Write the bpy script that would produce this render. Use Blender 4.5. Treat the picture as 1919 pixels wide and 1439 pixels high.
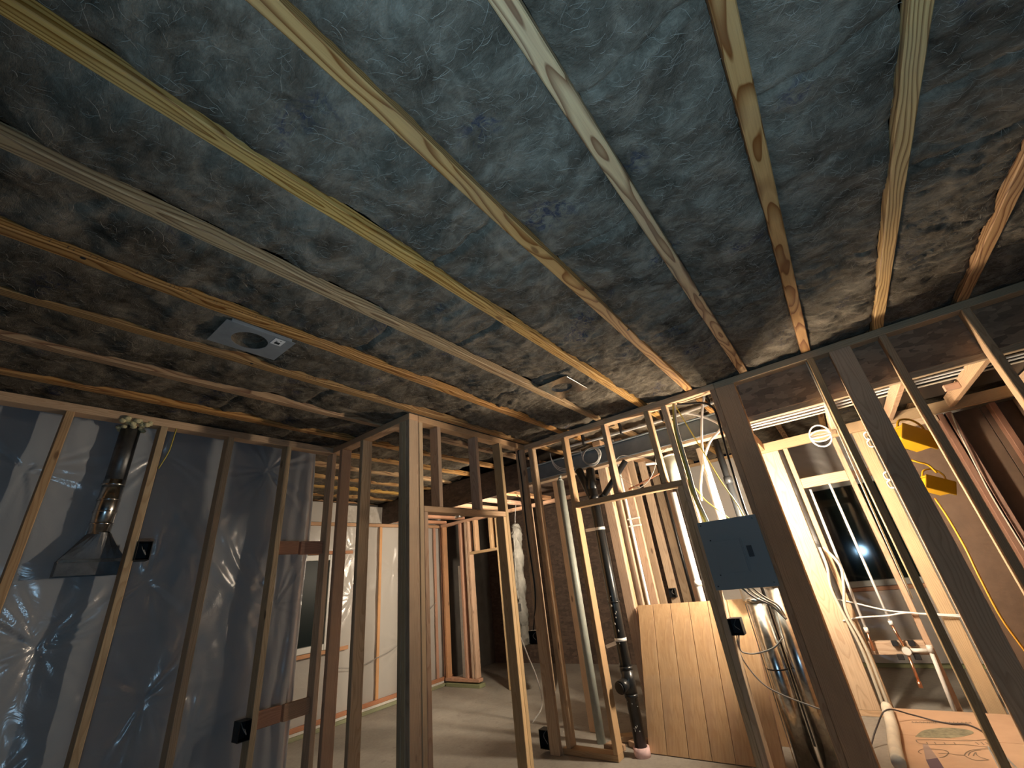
import bpy, bmesh, math, random
import numpy as np
from mathutils import Vector, Matrix

random.seed(7)
rng = np.random.default_rng(7)
S = bpy.context.scene
for o in list(bpy.data.objects):
    bpy.data.objects.remove(o)
COL = S.collection

# ------------------------------------------------------------------ camera
cam_d = bpy.data.cameras.new('camera')
cam = bpy.data.objects.new('camera', cam_d)
COL.objects.link(cam)
S.camera = cam
FPX = 766.53
cam_d.sensor_fit = 'HORIZONTAL'
cam_d.sensor_width = 36.0
cam_d.lens = FPX / 1919.0 * 36.0
cam_d.clip_start = 0.02
R_ = (0.78343311, 0.61195055, -0.10839318)
D_ = (-0.34094633, 0.27738667, -0.89822727)
F_ = (-0.51960385, 0.74065724, 0.4259562)
cam.matrix_world = Matrix(((R_[0], -D_[0], -F_[0], 0.0),
                           (R_[1], -D_[1], -F_[1], 0.0),
                           (R_[2], -D_[2], -F_[2], 1.25),
                           (0, 0, 0, 1)))

# ------------------------------------------------------------------ world / exposure
W = bpy.data.worlds.new('night')
S.world = W
W.use_nodes = True
W.node_tree.nodes['Background'].inputs[0].default_value = (0.35, 0.55, 1.0, 1)
W.node_tree.nodes['Background'].inputs[1].default_value = 0.004
S.view_settings.view_transform = 'Standard'
S.view_settings.look = 'None'
S.view_settings.exposure = 0.0
S.view_settings.gamma = 1.0
S.view_settings.use_curve_mapping = False

# unseen cool lights, assumed and added just under the camera: spill all round plus a beam to the ceiling
ASSUMED_COOL_COL = (0.42, 0.72, 1.0)
tl = bpy.data.lights.new('assumed_cool_light', 'POINT')
tl.energy = 24.0
tl.color = ASSUMED_COOL_COL
tl.shadow_soft_size = 0.10
to = bpy.data.objects.new('assumed_cool_light', tl)
COL.objects.link(to)
to.location = (0.10, -0.10, 0.95)
tb = bpy.data.lights.new('assumed_cool_beam', 'SPOT')
tb.energy = 80.0
tb.color = ASSUMED_COOL_COL
tb.shadow_soft_size = 0.08
tb.spot_size = math.radians(105)
tb.spot_blend = 1.0
tbo = bpy.data.objects.new('assumed_cool_beam', tb)
COL.objects.link(tbo)
tbo.location = (0.10, -0.05, 0.97)
tbo.rotation_euler = Vector((-0.30, 0.95, 1.45)).to_track_quat('-Z', 'Y').to_euler()

LAMP_POS = (-0.438, 3.65, 1.53)
LAMP_STRENGTH = 450.0
LAMP_COL = (1.0, 0.83, 0.63)
FILL_STRENGTH = 800.0  # output of the fill lamp added for the far room

# ------------------------------------------------------------------ node helpers
def newmat(name):
    m = bpy.data.materials.new(name)
    m.use_nodes = True
    nt = m.node_tree
    nt.nodes.clear()
    out = nt.nodes.new('ShaderNodeOutputMaterial')
    return m, nt, out

def N(nt, kind, **kw):
    n = nt.nodes.new(kind)
    for k, v in kw.items():
        setattr(n, k, v)
    return n

def L(nt, a, b):
    nt.links.new(a, b)

def math_(nt, op, a, b=None, clamp=False):
    n = N(nt, 'ShaderNodeMath', operation=op, use_clamp=clamp)
    for i, v in enumerate((a, b)):
        if v is None:
            continue
        if isinstance(v, (int, float)):
            n.inputs[i].default_value = v
        else:
            L(nt, v, n.inputs[i])
    return n.outputs[0]

def vmath(nt, op, a, b=None):
    n = N(nt, 'ShaderNodeVectorMath', operation=op)
    for i, v in enumerate((a, b)):
        if v is None:
            continue
        if isinstance(v, tuple):
            n.inputs[i].default_value = v
        else:
            L(nt, v, n.inputs[i])
    return n.outputs['Value'] if op == 'LENGTH' else n.outputs[0]

def mix(nt, fac, a, b, blend='MIX'):
    n = N(nt, 'ShaderNodeMix', data_type='RGBA', blend_type=blend)
    for sock, v in ((n.inputs[0], fac), (n.inputs[6], a), (n.inputs[7], b)):
        if isinstance(v, (int, float)):
            sock.default_value = v
        elif isinstance(v, tuple):
            sock.default_value = (*v, 1) if len(v) == 3 else v
        else:
            L(nt, v, sock)
    return n.outputs[2]

def ramp(nt, fac, stops, interp='LINEAR'):
    n = N(nt, 'ShaderNodeValToRGB')
    cr = n.color_ramp
    cr.interpolation = interp
    while len(cr.elements) < len(stops):
        cr.elements.new(0.5)
    for e, (p, c) in zip(cr.elements, stops):
        e.position = p
        e.color = (c, c, c, 1) if isinstance(c, (int, float)) else (*c, 1)
    L(nt, fac, n.inputs[0])
    return n.outputs[0]

def noise(nt, vec, scale, detail=3, rough=0.5, dist=0.0):
    n = N(nt, 'ShaderNodeTexNoise')
    n.inputs['Scale'].default_value = scale
    n.inputs['Detail'].default_value = detail
    n.inputs['Roughness'].default_value = rough
    n.inputs['Distortion'].default_value = dist
    L(nt, vec, n.inputs['Vector'])
    return n.outputs['Fac']

def bump(nt, h, strength=0.3, dist=0.005):
    n = N(nt, 'ShaderNodeBump')
    n.inputs['Strength'].default_value = strength
    n.inputs['Distance'].default_value = dist
    L(nt, h, n.inputs['Height'])
    return n.outputs[0]

def principled(nt, out, color, rough=0.6, metal=0.0, normal=None, **kw):
    p = N(nt, 'ShaderNodeBsdfPrincipled')
    for sock, v in (('Base Color', color), ('Roughness', rough), ('Metallic', metal)):
        if isinstance(v, (int, float)):
            p.inputs[sock].default_value = v
        elif isinstance(v, tuple):
            p.inputs[sock].default_value = (*v, 1)
        else:
            L(nt, v, p.inputs[sock])
    for k, v in kw.items():
        p.inputs[k.replace('_', ' ')].default_value = v
    if normal is not None:
        L(nt, normal, p.inputs['Normal'])
    L(nt, p.outputs[0], out.inputs[0])
    return p

# ------------------------------------------------------------------ materials
def wood(axis, light=(0.64, 0.44, 0.26), dark=(0.40, 0.22, 0.10), ring=0.0075, contrast=0.55, name='lumber', sat=0.80):
    m, nt, out = newmat(f'{name}_{axis}')
    tc = N(nt, 'ShaderNodeTexCoord').outputs['Object']
    oi = N(nt, 'ShaderNodeObjectInfo').outputs['Random']
    wn = N(nt, 'ShaderNodeTexWhiteNoise', noise_dimensions='1D')
    L(nt, oi, wn.inputs['W'])
    off = vmath(nt, 'SUBTRACT', wn.outputs['Color'], (0.5, 0.5, 0.5))
    i = 'XYZ'.index(axis)
    sc = [0.13, 0.13, 0.13]; sc[i] = 40.0
    pos = vmath(nt, 'ADD', tc, vmath(nt, 'MULTIPLY', off, tuple(sc)))
    st = [7.0, 7.0, 7.0]; st[i] = 1.7
    n1 = noise(nt, vmath(nt, 'MULTIPLY', pos, tuple(st)), 1.0, 2, 0.45)
    mk = [1.0, 1.0, 1.0]; mk[i] = 0.0
    rad = vmath(nt, 'LENGTH', vmath(nt, 'MULTIPLY', pos, tuple(mk)))
    rr = math_(nt, 'ADD', rad, math_(nt, 'MULTIPLY', n1, 0.085))
    fr = math_(nt, 'FRACT', math_(nt, 'DIVIDE', rr, ring))
    ringf = ramp(nt, fr, [(0.0, 0.15), (0.45, 0.0), (0.80, 0.75), (0.93, 1.0), (1.0, 0.15)])
    fs = [260.0, 260.0, 260.0]; fs[i] = 5.0
    fib = noise(nt, vmath(nt, 'MULTIPLY', pos, tuple(fs)), 1.0, 2, 0.6)
    col = mix(nt, math_(nt, 'MULTIPLY', ringf, contrast), light, dark)
    col = mix(nt, math_(nt, 'MULTIPLY', math_(nt, 'SUBTRACT', fib, 0.45), 0.7, True), col, tuple(c * 0.6 for c in dark))
    ks = [6.5, 6.5, 6.5]; ks[i] = 2.3
    vo = N(nt, 'ShaderNodeTexVoronoi')
    vo.inputs['Scale'].default_value = 1.0
    L(nt, vmath(nt, 'MULTIPLY', pos, tuple(ks)), vo.inputs['Vector'])
    kn = ramp(nt, vo.outputs['Distance'], [(0.0, 1.0), (0.055, 0.9), (0.085, 0.0), (1.0, 0.0)])
    col = mix(nt, math_(nt, 'MULTIPLY', kn, 0.8), col, (0.13, 0.06, 0.025))
    dirt = noise(nt, vmath(nt, 'ADD', tc, vmath(nt, 'MULTIPLY', off, (9.0, 9.0, 9.0))), 3.0, 3, 0.6)
    col = mix(nt, math_(nt, 'MULTIPLY', ramp(nt, dirt, [(0.45, 0.0), (0.8, 1.0)]), 0.35), col, (0.20, 0.16, 0.12))
    hs = N(nt, 'ShaderNodeHueSaturation')
    L(nt, col, hs.inputs['Color'])
    L(nt, math_(nt, 'ADD', 0.80, math_(nt, 'MULTIPLY', oi, 0.34)), hs.inputs['Value'])
    sepc = N(nt, 'ShaderNodeSeparateColor')
    L(nt, wn.outputs['Color'], sepc.inputs[0])
    L(nt, math_(nt, 'ADD', sat, math_(nt, 'MULTIPLY', sepc.outputs[1], 0.32)), hs.inputs['Saturation'])
    L(nt, math_(nt, 'ADD', 0.488, math_(nt, 'MULTIPLY', sepc.outputs[2], 0.022)), hs.inputs['Hue'])
    nb = bump(nt, math_(nt, 'ADD', ringf, fib), 0.12, 0.002)
    principled(nt, out, hs.outputs[0], 0.72, 0.0, nb)
    return m

WOOD = {a: wood(a) for a in 'XYZ'}
FIR = {a: wood(a, (0.66, 0.37, 0.22), (0.42, 0.18, 0.08), 0.006, 0.5, 'reddish_fir') for a in 'XYZ'}
JOIST = wood('Y', (0.54, 0.35, 0.17), (0.17, 0.07, 0.024), 0.012, 0.98, 'joist_fir', 0.92)
FIR_DIM = {a: wood(a, (0.32, 0.17, 0.10), (0.20, 0.09, 0.045), 0.006, 0.5, 'dimmed_fir') for a in 'XYZ'}  # fir darkened: weaker light on the right partition put into the colour
GREEN = {a: wood(a, (0.36, 0.38, 0.22), (0.22, 0.24, 0.12), 0.007, 0.4, 'treated_lumber') for a in 'XYZ'}

def mat_simple(name, color, rough=0.6, metal=0.0, nscale=0, namp=0.0, bscale=0, bstr=0.0, **kw):
    m, nt, out = newmat(name)
    tc = N(nt, 'ShaderNodeTexCoord').outputs['Object']
    c = color
    if nscale:
        n = noise(nt, tc, nscale, 4, 0.6)
        f = ramp(nt, n, [(0.3, 0.0), (0.7, 1.0)])
        c = mix(nt, f, tuple(max(0, x * (1 - namp)) for x in color), tuple(min(1, x * (1 + namp)) for x in color))
    nb = None
    if bscale:
        nb = bump(nt, noise(nt, tc, bscale, 4, 0.6), bstr, 0.01)
    principled(nt, out, c, rough, metal, nb, **kw)
    return m

def mat_insulation(name, lo, hi, ink=True, anis=True):
    m, nt, out = newmat(name)
    tc = N(nt, 'ShaderNodeTexCoord').outputs['Object']
    big = noise(nt, tc, 4.2, 5, 0.62, 1.4)
    mid = noise(nt, vmath(nt, 'MULTIPLY', tc, (9.0, 13.0, 9.0)), 1.0, 6, 0.68, 1.6)
    fine = noise(nt, vmath(nt, 'MULTIPLY', tc, (45.0, 120.0, 60.0)), 1.0, 5, 0.7, 2.2)
    f = math_(nt, 'ADD', math_(nt, 'MULTIPLY', mid, 0.6), math_(nt, 'MULTIPLY', fine, 0.4))
    f = math_(nt, 'ADD', f, math_(nt, 'MULTIPLY', math_(nt, 'SUBTRACT', big, 0.5), 1.15))
    col = mix(nt, ramp(nt, f, [(0.20, 0.0), (0.50, 0.36), (0.86, 1.0)]), lo, hi)
    if ink:
        pn = noise(nt, tc, 3.2, 2, 0.5)
        pf = noise(nt, tc, 26.0, 4, 0.7, 1.0)
        k = math_(nt, 'MULTIPLY', ramp(nt, pn, [(0.60, 0.0), (0.68, 1.0)]), ramp(nt, pf, [(0.47, 0.0), (0.60, 1.0)]))
        col = mix(nt, math_(nt, 'MULTIPLY', k, 0.65), col, (0.008, 0.02, 0.07))
    nb = bump(nt, math_(nt, 'ADD', math_(nt, 'MULTIPLY', mid, 1.3), math_(nt, 'MULTIPLY', fine, 0.7)), 0.7, 0.015)
    principled(nt, out, col, 1.0, 0.0, nb, Specular_IOR_Level=0.05)
    return m

INS = mat_insulation('mineral_wool', (0.05, 0.040, 0.029), (0.30, 0.255, 0.195))
INS_PALE = mat_insulation('pale_fibreglass', (0.42, 0.38, 0.33), (0.78, 0.74, 0.68), ink=False)
FIBRE = mat_simple('loose_fibre', (0.25, 0.22, 0.175), 0.8, 0, 30, 0.4)

def mat_osb(name, c0, c1):
    m, nt, out = newmat(name)
    tc = N(nt, 'ShaderNodeTexCoord').outputs['Object']
    v = N(nt, 'ShaderNodeTexVoronoi', distance='MANHATTAN')
    v.inputs['Scale'].default_value = 1.0
    warp = noise(nt, tc, 5.0, 2)
    vec = vmath(nt, 'ADD', vmath(nt, 'MULTIPLY', tc, (13.0, 13.0, 34.0)), vmath(nt, 'MULTIPLY', warp, (4.0, 4.0, 8.0)) if False else tc)
    L(nt, vec, v.inputs['Vector'])
    s = N(nt, 'ShaderNodeSeparateColor')
    L(nt, v.outputs['Color'], s.inputs[0])
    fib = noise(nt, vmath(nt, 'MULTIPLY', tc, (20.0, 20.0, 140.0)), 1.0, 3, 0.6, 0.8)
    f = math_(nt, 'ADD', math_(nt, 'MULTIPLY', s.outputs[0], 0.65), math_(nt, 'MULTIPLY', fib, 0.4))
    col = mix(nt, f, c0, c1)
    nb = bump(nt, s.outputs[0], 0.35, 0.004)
    principled(nt, out, col, 0.75, 0, nb)
    return m

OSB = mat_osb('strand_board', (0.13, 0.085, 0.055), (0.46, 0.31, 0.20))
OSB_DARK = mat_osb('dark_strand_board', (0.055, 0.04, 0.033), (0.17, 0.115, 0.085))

def mat_film(name, tint, body=0.45, rough=0.16):
    m, nt, out = newmat(name)
    tc = N(nt, 'ShaderNodeTexCoord').outputs['Object']
    n1 = noise(nt, tc, 7.0, 4, 0.6, 1.2)
    nb = bump(nt, n1, 0.22, 0.02)
    d = N(nt, 'ShaderNodeBsdfDiffuse'); d.inputs[0].default_value = (*tint, 1)
    t = N(nt, 'ShaderNodeBsdfTranslucent'); t.inputs[0].default_value = (*tint, 1)
    L(nt, nb, d.inputs['Normal'])
    tr = N(nt, 'ShaderNodeBsdfTransparent'); tr.inputs[0].default_value = (0.95, 0.96, 0.97, 1)
    g = N(nt, 'ShaderNodeBsdfGlossy'); g.inputs['Roughness'].default_value = rough
    g.inputs[0].default_value = (1, 1, 1, 1)
    L(nt, nb, g.inputs['Normal'])
    m1 = N(nt, 'ShaderNodeMixShader'); m1.inputs[0].default_value = 0.35
    L(nt, d.outputs[0], m1.inputs[1]); L(nt, t.outputs[0], m1.inputs[2])
    m2 = N(nt, 'ShaderNodeMixShader'); m2.inputs[0].default_value = body
    L(nt, tr.outputs[0], m2.inputs[1]); L(nt, m1.outputs[0], m2.inputs[2])
    fr = N(nt, 'ShaderNodeFresnel'); fr.inputs[0].default_value = 1.5
    L(nt, nb, fr.inputs['Normal'])
    m3 = N(nt, 'ShaderNodeMixShader')
    L(nt, math_(nt, 'ADD', math_(nt, 'MULTIPLY', fr.outputs[0], 1.1), 0.03, True), m3.inputs[0])
    L(nt, m2.outputs[0], m3.inputs[1]); L(nt, g.outputs[0], m3.inputs[2])
    L(nt, m3.outputs[0], out.inputs[0])
    return m

FILM = mat_film('clear_poly_sheeting', (0.80, 0.86, 0.93), 0.68, 0.20)
FILM_W = mat_film('milky_poly_sheeting', (0.86, 0.83, 0.78), 0.75, 0.22)

def mat_concrete():
    m, nt, out = newmat('concrete_slab')
    tc = N(nt, 'ShaderNodeTexCoord').outputs['Object']
    a = noise(nt, tc, 1.1, 5, 0.6, 0.4)
    b = noise(nt, tc, 38.0, 4, 0.7)
    f = math_(nt, 'ADD', math_(nt, 'MULTIPLY', a, 0.75), math_(nt, 'MULTIPLY', b, 0.25))
    col = mix(nt, ramp(nt, f, [(0.33, 0.0), (0.66, 1.0)]), (0.20, 0.185, 0.16), (0.40, 0.37, 0.32))
    spots = noise(nt, tc, 9.0, 3, 0.6)
    col = mix(nt, math_(nt, 'MULTIPLY', ramp(nt, spots, [(0.62, 0.0), (0.72, 1.0)]), 0.35), col, (0.13, 0.11, 0.09))
    rgh = math_(nt, 'ADD', 0.45, math_(nt, 'MULTIPLY', a, 0.35))
    principled(nt, out, col, rgh, 0, bump(nt, b, 0.12, 0.003))
    return m

CONC = mat_concrete()

def mat_galv():
    m, nt, out = newmat('galvanised_steel')
    tc = N(nt, 'ShaderNodeTexCoord').outputs['Object']
    v = N(nt, 'ShaderNodeTexVoronoi')
    v.inputs['Scale'].default_value = 55.0
    L(nt, tc, v.inputs['Vector'])
    s = N(nt, 'ShaderNodeSeparateColor'); L(nt, v.outputs['Color'], s.inputs[0])
    n1 = noise(nt, tc, 6.0, 3)
    col = mix(nt, s.outputs[0], (0.52, 0.52, 0.50), (0.72, 0.72, 0.70))
    rg = math_(nt, 'ADD', 0.14, math_(nt, 'MULTIPLY', n1, 0.18))
    principled(nt, out, col, rg, 1.0, bump(nt, n1, 0.10, 0.01))
    return m

GALV = mat_galv()
DUCT_DARK = mat_simple('darkened_duct_steel', (0.16, 0.165, 0.17), 0.42, 0.7, 18, 0.25, 12, 0.15)  # steel darkened: dark reflections and shade put into the colour
METAL_GREY = mat_simple('painted_grey_metal', (0.30, 0.325, 0.34), 0.5, 0.3, 12, 0.12)
BEAM = mat_simple('blue_grey_primer', (0.20, 0.235, 0.26), 0.45, 0.1, 9, 0.15, 40, 0.05)
PANEL = mat_simple('panel_grey_enamel', (0.31, 0.39, 0.44), 0.25, 0.0, 0, 0, 90, 0.03)
PANEL_D = mat_simple('panel_dark_latch', (0.06, 0.08, 0.10), 0.4)
BLACK = mat_simple('black_plastic', (0.012, 0.013, 0.015), 0.45)
ABS = mat_simple('black_abs_pipe', (0.016, 0.018, 0.020), 0.30, 0, 0, 0, 60, 0.06)
ABS_SCUFF = mat_simple('white_scuff', (0.55, 0.57, 0.55), 0.7)
GREYPVC = mat_simple('grey_green_pvc', (0.40, 0.43, 0.38), 0.42, 0, 22, 0.10)
WHITE = mat_simple('white_plastic', (0.82, 0.82, 0.80), 0.35)
WHITE_DULL = mat_simple('dusty_white_plastic', (0.70, 0.68, 0.63), 0.5, 0, 25, 0.10)
TANCABLE = mat_simple('cable_tan', (0.60, 0.55, 0.44), 0.5)
YELCABLE = mat_simple('cable_yellow', (0.55, 0.46, 0.09), 0.5)
GREYCABLE = mat_simple('cable_grey', (0.33, 0.32, 0.30), 0.5)
DARKCABLE = mat_simple('cable_dark', (0.06, 0.05, 0.05), 0.5)
BLKCABLE = mat_simple('cable_black', (0.008, 0.009, 0.012), 0.45)
ORANGE = mat_simple('cable_orange', (0.75, 0.36, 0.04), 0.45)
YELLOW = mat_simple('yellow_moulded_plastic', (0.50, 0.27, 0.008), 0.38, 0, 14, 0.06)
COPPER = mat_simple('copper', (0.80, 0.40, 0.24), 0.30, 1.0)
BRASS = mat_simple('dull_brass', (0.60, 0.50, 0.33), 0.35, 1.0)
PINK = mat_simple('pink_foam_wrap', (0.80, 0.55, 0.54), 0.8, 0, 40, 0.12)
FOAM = mat_simple('spray_foam', (0.66, 0.60, 0.36), 0.9, 0, 60, 0.2, 80, 0.5)
STICKER = mat_simple('paper_sticker', (0.80, 0.80, 0.78), 0.7)
INK = mat_simple('black_print', (0.03, 0.03, 0.03), 0.8)
BROWNINK = mat_simple('brown_print', (0.22, 0.16, 0.11), 0.85)
GREENINK = mat_simple('olive_print', (0.25, 0.23, 0.15), 0.85, 0, 30, 0.35)
CARD = mat_simple('corrugated_cardboard', (0.56, 0.36, 0.23), 0.85, 0, 5, 0.08, 70, 0.05)
PURPLE = mat_simple('purple_tape', (0.10, 0.06, 0.09), 0.5)
TAPE = mat_simple('clear_packing_tape', (0.36, 0.26, 0.22), 0.4)
ROLLM = mat_simple('cream_foam_tube', (0.80, 0.73, 0.60), 0.85, 0, 12, 0.10, 50, 0.2)
SLEEVE = mat_simple('grey_wrapped_insulation', (0.13, 0.125, 0.11), 0.85, 0, 12, 0.25, 30, 0.6)
VINYL = mat_simple('white_vinyl', (0.72, 0.72, 0.68), 0.45)
VINYL_G = mat_simple('grey_vinyl', (0.40, 0.42, 0.40), 0.5)
GLASSM = mat_simple('dark_night_glass', (0.008, 0.014, 0.013), 0.06, 0.0, Specular_IOR_Level=0.7)
RED = mat_simple('red_maroon_rubber', (0.28, 0.05, 0.06), 0.5)
SUBF = mat_simple('subfloor_underside', (0.10, 0.075, 0.055), 0.9, 0, 6, 0.3)
SHEATH = mat_simple('exterior_sheathing', (0.10, 0.09, 0.08), 0.9, 0, 4, 0.2)

def mat_emit(name, col, s):
    m, nt, out = newmat(name)
    e = N(nt, 'ShaderNodeEmission')
    e.inputs[0].default_value = (*col, 1)
    e.inputs[1].default_value = s
    L(nt, e.outputs[0], out.inputs[0])
    return m

def mat_ply():
    m, nt, out = newmat('plywood_face')
    tc = N(nt, 'ShaderNodeTexCoord').outputs['Object']
    oi = N(nt, 'ShaderNodeObjectInfo').outputs['Random']
    n1 = noise(nt, vmath(nt, 'MULTIPLY', tc, (26.0, 26.0, 5.0)), 1.0, 4, 0.6, 1.4)
    n2 = noise(nt, tc, 3.5, 3, 0.6, 0.5)
    col = mix(nt, ramp(nt, n1, [(0.35, 0.0), (0.65, 1.0)]), (0.50, 0.31, 0.16), (0.64, 0.43, 0.24))
    col = mix(nt, math_(nt, 'MULTIPLY', ramp(nt, n2, [(0.48, 0.0), (0.68, 1.0)]), 0.35), col, (0.40, 0.28, 0.20))
    principled(nt, out, col, 0.6, 0, bump(nt, n1, 0.08, 0.003))
    return m

PLY = mat_ply()
BROWNPLY = mat_simple('dull_brown_board', (0.13, 0.082, 0.052), 0.75, 0, 7, 0.2, 30, 0.1)

# ------------------------------------------------------------------ object helpers
def mesh_obj(name, verts, faces, mat, parent=None, smooth=False):
    me = bpy.data.meshes.new(name)
    me.from_pydata([tuple(map(float, v)) for v in verts], [], [tuple(map(int, f)) for f in faces])
    me.update()
    if mat:
        me.materials.append(mat)
    o = bpy.data.objects.new(name, me)
    COL.objects.link(o)
    if parent:
        o.parent = parent
    if smooth:
        me.polygons.foreach_set('use_smooth', [True] * len(me.polygons))
    return o

def tag(o, label=None, cat=None, group=None, kind=None):
    if label: o['label'] = label
    if cat: o['category'] = cat
    if group: o['group'] = group
    if kind: o['kind'] = kind
    return o

def thing(name, label, cat, loc=(0, 0, 0), group=None, kind=None):
    o = bpy.data.objects.new(name, None)
    o.empty_display_size = 0.1
    COL.objects.link(o)
    o.location = loc
    return tag(o, label, cat, group, kind)

def wloc(p):
    v = Vector((0, 0, 0))
    while p:
        v += Vector(p.location); p = p.parent
    return v

def put(o, parent):
    # parent a world-space object while keeping its place (parents are unrotated)
    if parent:
        o.parent = parent
        o.location = Vector(o.location) - wloc(parent)
    return o

def chamfer_box(dx, dy, dz, b):
    bm = bmesh.new()
    bmesh.ops.create_cube(bm, size=1.0)
    bmesh.ops.scale(bm, vec=(dx, dy, dz), verts=bm.verts)
    if b > 0:
        bmesh.ops.bevel(bm, geom=bm.edges[:], offset=b, segments=1, affect='EDGES')
    return bm

_cache = {}
def box(name, x0, x1, y0, y1, z0, z1, mat, parent=None, b=0.002, rot=None):
    d = (round(x1 - x0, 4), round(y1 - y0, 4), round(z1 - z0, 4))
    key = (d, b, mat.name)
    me = _cache.get(key)
    if me is None:
        bm = chamfer_box(*d, min(b, min(d) * 0.3))
        me = bpy.data.meshes.new(name)
        bm.to_mesh(me); bm.free()
        me.materials.append(mat)
        _cache[key] = me
    o = bpy.data.objects.new(name, me)
    COL.objects.link(o)
    o.location = ((x0 + x1) / 2, (y0 + y1) / 2, (z0 + z1) / 2)
    if rot:
        o.rotation_euler = rot
    return put(o, parent)

def board(name, x0, x1, y0, y1, z0, z1, parent=None, set_=None, b=0.003, rot=None):
    set_ = set_ or WOOD
    d = (x1 - x0, y1 - y0, z1 - z0)
    return box(name, x0, x1, y0, y1, z0, z1, set_['XYZ'[d.index(max(d))]], parent, b, rot)

def spline(pts, n=8):
    P = [Vector(p) for p in pts]
    P = [P[0] * 2 - P[1]] + P + [P[-1] * 2 - P[-2]]
    out = []
    for i in range(1, len(P) - 2):
        for k in range(n):
            t = k / n
            a, b_, c, d = P[i - 1], P[i], P[i + 1], P[i + 2]
            out.append(0.5 * ((2 * b_) + (c - a) * t + (2 * a - 5 * b_ + 4 * c - d) * t * t + (3 * b_ - a - 3 * c + d) * t ** 3))
    out.append(P[-2])
    return out

def tube_mesh(path, r, seg=8, caps=True):
    V, Fc = [], []
    up = Vector((0.13, 0.31, 0.94)).normalized()
    n = len(path)
    prev = None
    for i, p in enumerate(path):
        t = (path[min(i + 1, n - 1)] - path[max(i - 1, 0)]).normalized()
        if prev is None:
            u = t.cross(up)
            if u.length < 0.1:
                u = t.cross(Vector((1, 0, 0)))
        else:
            u = prev - t * prev.dot(t)
        u.normalize(); prev = u
        w = t.cross(u)
        rr = r[i] if isinstance(r, (list, tuple)) else r
        for k in range(seg):
            a = 2 * math.pi * k / seg
            V.append(p + u * (rr * math.cos(a)) + w * (rr * math.sin(a)))
    for i in range(n - 1):
        for k in range(seg):
            k2 = (k + 1) % seg
            Fc.append((i * seg + k, i * seg + k2, (i + 1) * seg + k2, (i + 1) * seg + k))
    if caps:
        Fc.append(tuple(range(seg))[::-1])
        Fc.append(tuple((n - 1) * seg + k for k in range(seg)))
    return V, Fc

def tube(name, pts, r, mat, parent=None, seg=8, smooth_path=True, n=8):
    path = spline(pts, n) if smooth_path and len(pts) > 2 else [Vector(p) for p in pts]
    V, Fc = tube_mesh(path, r, seg)
    o = mesh_obj(name, V, Fc, mat, None, True)
    if parent:
        for v in o.data.vertices:
            v.co -= wloc(parent)
        o.parent = parent
    return o

def cyl(name, p0, p1, r, mat, parent=None, seg=20, r1=None):
    V, Fc = tube_mesh([Vector(p0), Vector(p1)], [r, r if r1 is None else r1], seg)
    o = mesh_obj(name, V, Fc, mat, None, False)
    for p in o.data.polygons:
        p.use_smooth = len(p.vertices) == 4
    if parent:
        for v in o.data.vertices:
            v.co -= wloc(parent)
        o.parent = parent
    return o

def poly_prism(name, loop, axis, a0, a1, mat, parent=None):
    """extrude a 2-D loop along axis ('X','Y','Z') between a0 and a1"""
    def p3(u, v, a):
        return {'X': (a, u, v), 'Y': (u, a, v), 'Z': (u, v, a)}[axis]
    n = len(loop)
    V = [p3(u, v, a0) for u, v in loop] + [p3(u, v, a1) for u, v in loop]
    Fc = [tuple(range(n))[::-1], tuple(range(n, 2 * n))]
    Fc += [(i, (i + 1) % n, (i + 1) % n + n, i + n) for i in range(n)]
    o = mesh_obj(name, V, Fc, mat)
    bm = bmesh.new(); bm.from_mesh(o.data)
    bmesh.ops.recalc_face_normals(bm, faces=bm.faces)
    bm.to_mesh(o.data); bm.free()
    if parent:
        for v in o.data.vertices:
            v.co -= wloc(parent)
        o.parent = parent
    return o

def cable(name, label, pts, r, mat, group=None, seg=7):
    return tag(tube(name, pts, r, mat, None, seg), label, 'cable', group)

# numpy gradient noise ------------------------------------------------
_g = rng.uniform(0, 2 * np.pi, (256, 256))
def pnoise(x, y, seed=0):
    x = np.asarray(x) + seed * 17.31; y = np.asarray(y) + seed * 9.77
    xi = np.floor(x).astype(int); yi = np.floor(y).astype(int)
    xf = x - xi; yf = y - yi
    def gd(ix, iy, dx, dy):
        a = _g[ix % 256, iy % 256]
        return np.cos(a) * dx + np.sin(a) * dy
    u = xf ** 3 * (xf * (xf * 6 - 15) + 10); v = yf ** 3 * (yf * (yf * 6 - 15) + 10)
    n00 = gd(xi, yi, xf, yf); n10 = gd(xi + 1, yi, xf - 1, yf)
    n01 = gd(xi, yi + 1, xf, yf - 1); n11 = gd(xi + 1, yi + 1, xf - 1, yf - 1)
    return ((n00 * (1 - u) + n10 * u) * (1 - v) + (n01 * (1 - u) + n11 * u) * v) * 1.5

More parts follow.
